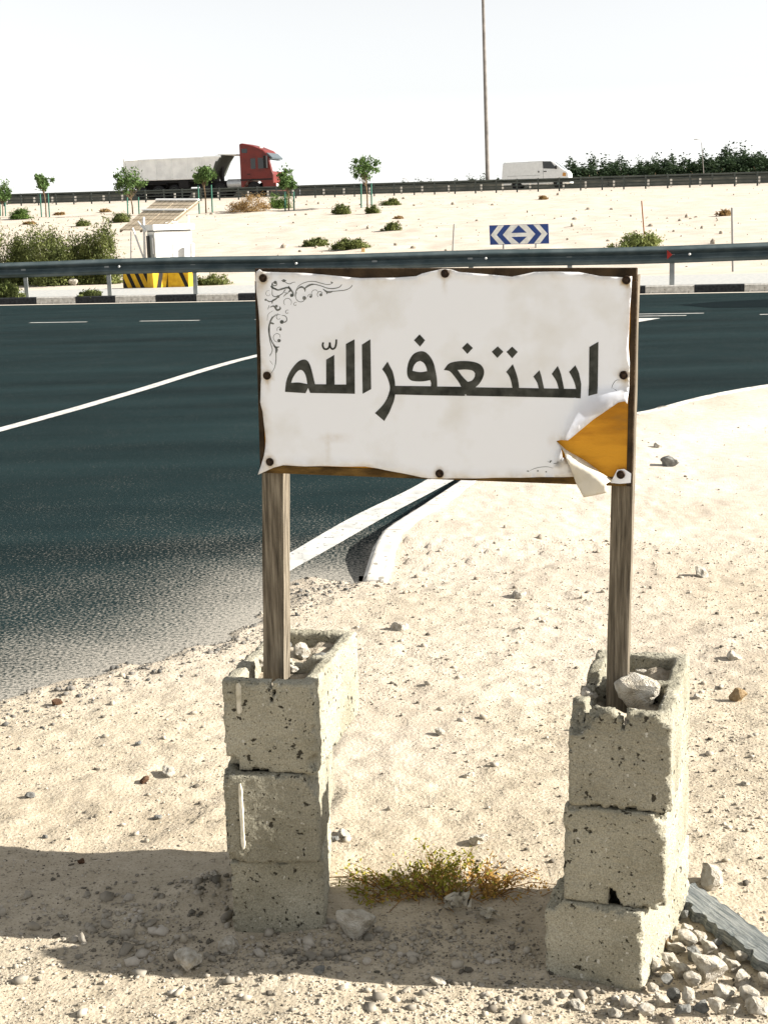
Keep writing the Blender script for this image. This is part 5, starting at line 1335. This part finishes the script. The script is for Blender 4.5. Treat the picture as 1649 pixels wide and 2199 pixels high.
vside([(.4, .95), (2.75, .95), (2.75, .98), (.4, .98)], 'panel_crease', GM, None, .004)
mb = MB(); mb.add([(3.80, -.74, 1.87), (3.80, .74, 1.87), (4.48, .74, 1.345), (4.48, -.74, 1.345)], [(0, 1, 2, 3)]); mb.v = [(x + .018, y, z + .022) for x, y, z in mb.v]; Vn.part(mb, 'windshield', flat('glare_glass', (.30, .34, .36), .08, .8), vb)  # same glass, reflection put into its colour
vside([(4.35, .85), (4.6, .82), (4.62, 1.05), (4.4, 1.1)], 'turn_signal', flat('amber', (.45, .22, .05), .4)); Vn.box(4.80, 4.885, -.75, -.45, .82, 1.08, 'headlight', flat('lamp_glass', (.7, .7, .65), .2), vb, .02)
Vn.box(4.8, 4.93, -.86, .86, .34, .62, 'bumper', WHV, vb, .04); Vn.box(3.86, 3.98, -vh - .2, -vh - .02, 1.35, 1.58, 'mirror', CHAS, vb, .02)
for x in (1.05, 4.05): Vn.wheel(x, -.84, .34, .22); Vn.wheel(x, .84, .34, .22)

# ---- light masts
def mast(name, top, bot, t, r0, r1, htot, label, arm=True):
    a, b = gt(*bot, t), gt(*top, t); d = (b - a).normalized(); g = hz(a.x, a.y); a0 = a - d * ((a.z - g + .2) / d.z)
    root = empty(name, (a0.x, a0.y, g)); tag(root, label, 'lamp post')
    e = a0 + d * htot; mb = MB(); mb.tube([a0, a0 + d * htot * .5, e], [r0, (r0 + r1) / 2, r1], 12); mb.build('pole', mat('mast_steel', [(.12, .11, .10), (.22, .20, .18)], 1.5, .7), root)
    mb = MB(); mb.lathe(a0, (0, 0, 1), [(r0 * 2, 0), (r0 * 2, .3), (r0 * 1.3, .4)], 12); mb.build('base', GALV, root)
    for sx in ((-1, 1) if arm else (-1,)):
        L_ = 1.6 if arm else .35; f = e + Vector((sx * L_, 0, .35))
        mb = MB(); mb.tube([e, e + Vector((sx * L_ * .5, 0, .28)), f], r1 * .6, 6); mb.build('arm', GALV, root)
        mb = MB(); mb.box(f + Vector((sx * .2, 0, 0)), (.6, .24, .12) if arm else (.35, .16, .08)); mb.build('lamp_head', GALV, root, bevel=.03)
mast('light_mast', (1037, 2), (1047, 392), 114.3, .17, .09, 21., 'tall thin lighting mast rising out of the top of the picture')
mast('street_lamp', (1507, 328), (1510, 372), 150., .045, .03, 6.6, 'small distant street lamp in front of the tree row', False)
mast('street_lamp', (876, 356), (876, 392), 190., .07, .05, 6.4, 'tiny distant street lamp left of the tall mast', False)

# ---- tree row beyond the highway
tb = MB(); tb.tube([(0, 0, 0), (.06, .04, 1.6), (-.05, 0, 3.6), (.02, 0, 6.)], [.22, .17, .12, .04], 8)
for k in range(7):
    a = k * .9; tb.tube([(0, 0, 1.4 + .5 * k), (math.cos(a) * .8, math.sin(a) * .8, 2.2 + .5 * k), (math.cos(a) * 1.3, math.sin(a) * 1.3, 2.9 + .55 * k)], [.09, .05, .015], 5)
TRK = tb.mesh(STEM)
CR = []
for s in range(4):
    rng = np.random.default_rng(40 + s)
    pts, cs = clump_pts(rng, 12000, (1.75, 1.75, 3.4), 110, .12); pts[:, 2] += 3.8; pts[:, :2] *= (1.15 - .45 * np.clip((pts[:, 2] - 3) / 5, 0, 1))[:, None]; CR.append(leaf_mesh('crown', pts, .22, L_DARK, s, .6, .2))
def tree(px, top, t, sq, i, label, group):
    q = gt(px, top, t); g = hz(q.x, q.y); sc_ = (q.z - g) / 7.2
    root = empty('tree', (q.x, q.y, g), i * 1.3); root.scale = (sc_ * sq, sc_ * sq, sc_); tag(root, label, 'tree', group)
    inst('trunk', TRK, root); inst('crown', CR[i % 4], root)
row = [(1226, 348), (1258, 344), (1288, 349), (1314, 352), (1340, 344), (1366, 350), (1392, 346), (1420, 343), (1446, 340), (1472, 345), (1500, 341), (1526, 337), (1552, 330), (1576, 322), (1602, 325), (1630, 327), (1658, 329), (1690, 326), (1725, 332)]
for i, (x, y) in enumerate(row):
    tree(x, y - 2, 168 + 5 * (i % 3), 1.35 + .3 * ((i * 7) % 5) / 5, i, 'dark green tree in the dense row beyond the highway, right of the van', 'tree row beyond the highway')
for i, (x, y) in enumerate([(1212, 362), (1242, 358), (1273, 360), (1302, 362), (1328, 358), (1353, 360), (1380, 358), (1406, 356), (1434, 354), (1460, 355), (1487, 354), (1514, 350), (1540, 346), (1565, 340), (1590, 338), (1616, 339), (1645, 340), (1675, 340)]):
    tree(x, y, 160, 1.7, i + 2, 'lower dark green tree filling the front of the dense row beyond the highway', 'tree row beyond the highway')
for i, (x, y) in enumerate([(868, 393), (890, 391), (915, 393), (940, 392), (985, 388), (1004, 383), (1024, 382), (1040, 389), (1072, 386)]):
    tree(x, y + 2, 300, 1.7, i, 'small distant dark tree showing above the highway barrier near the mast', 'far trees near the mast')
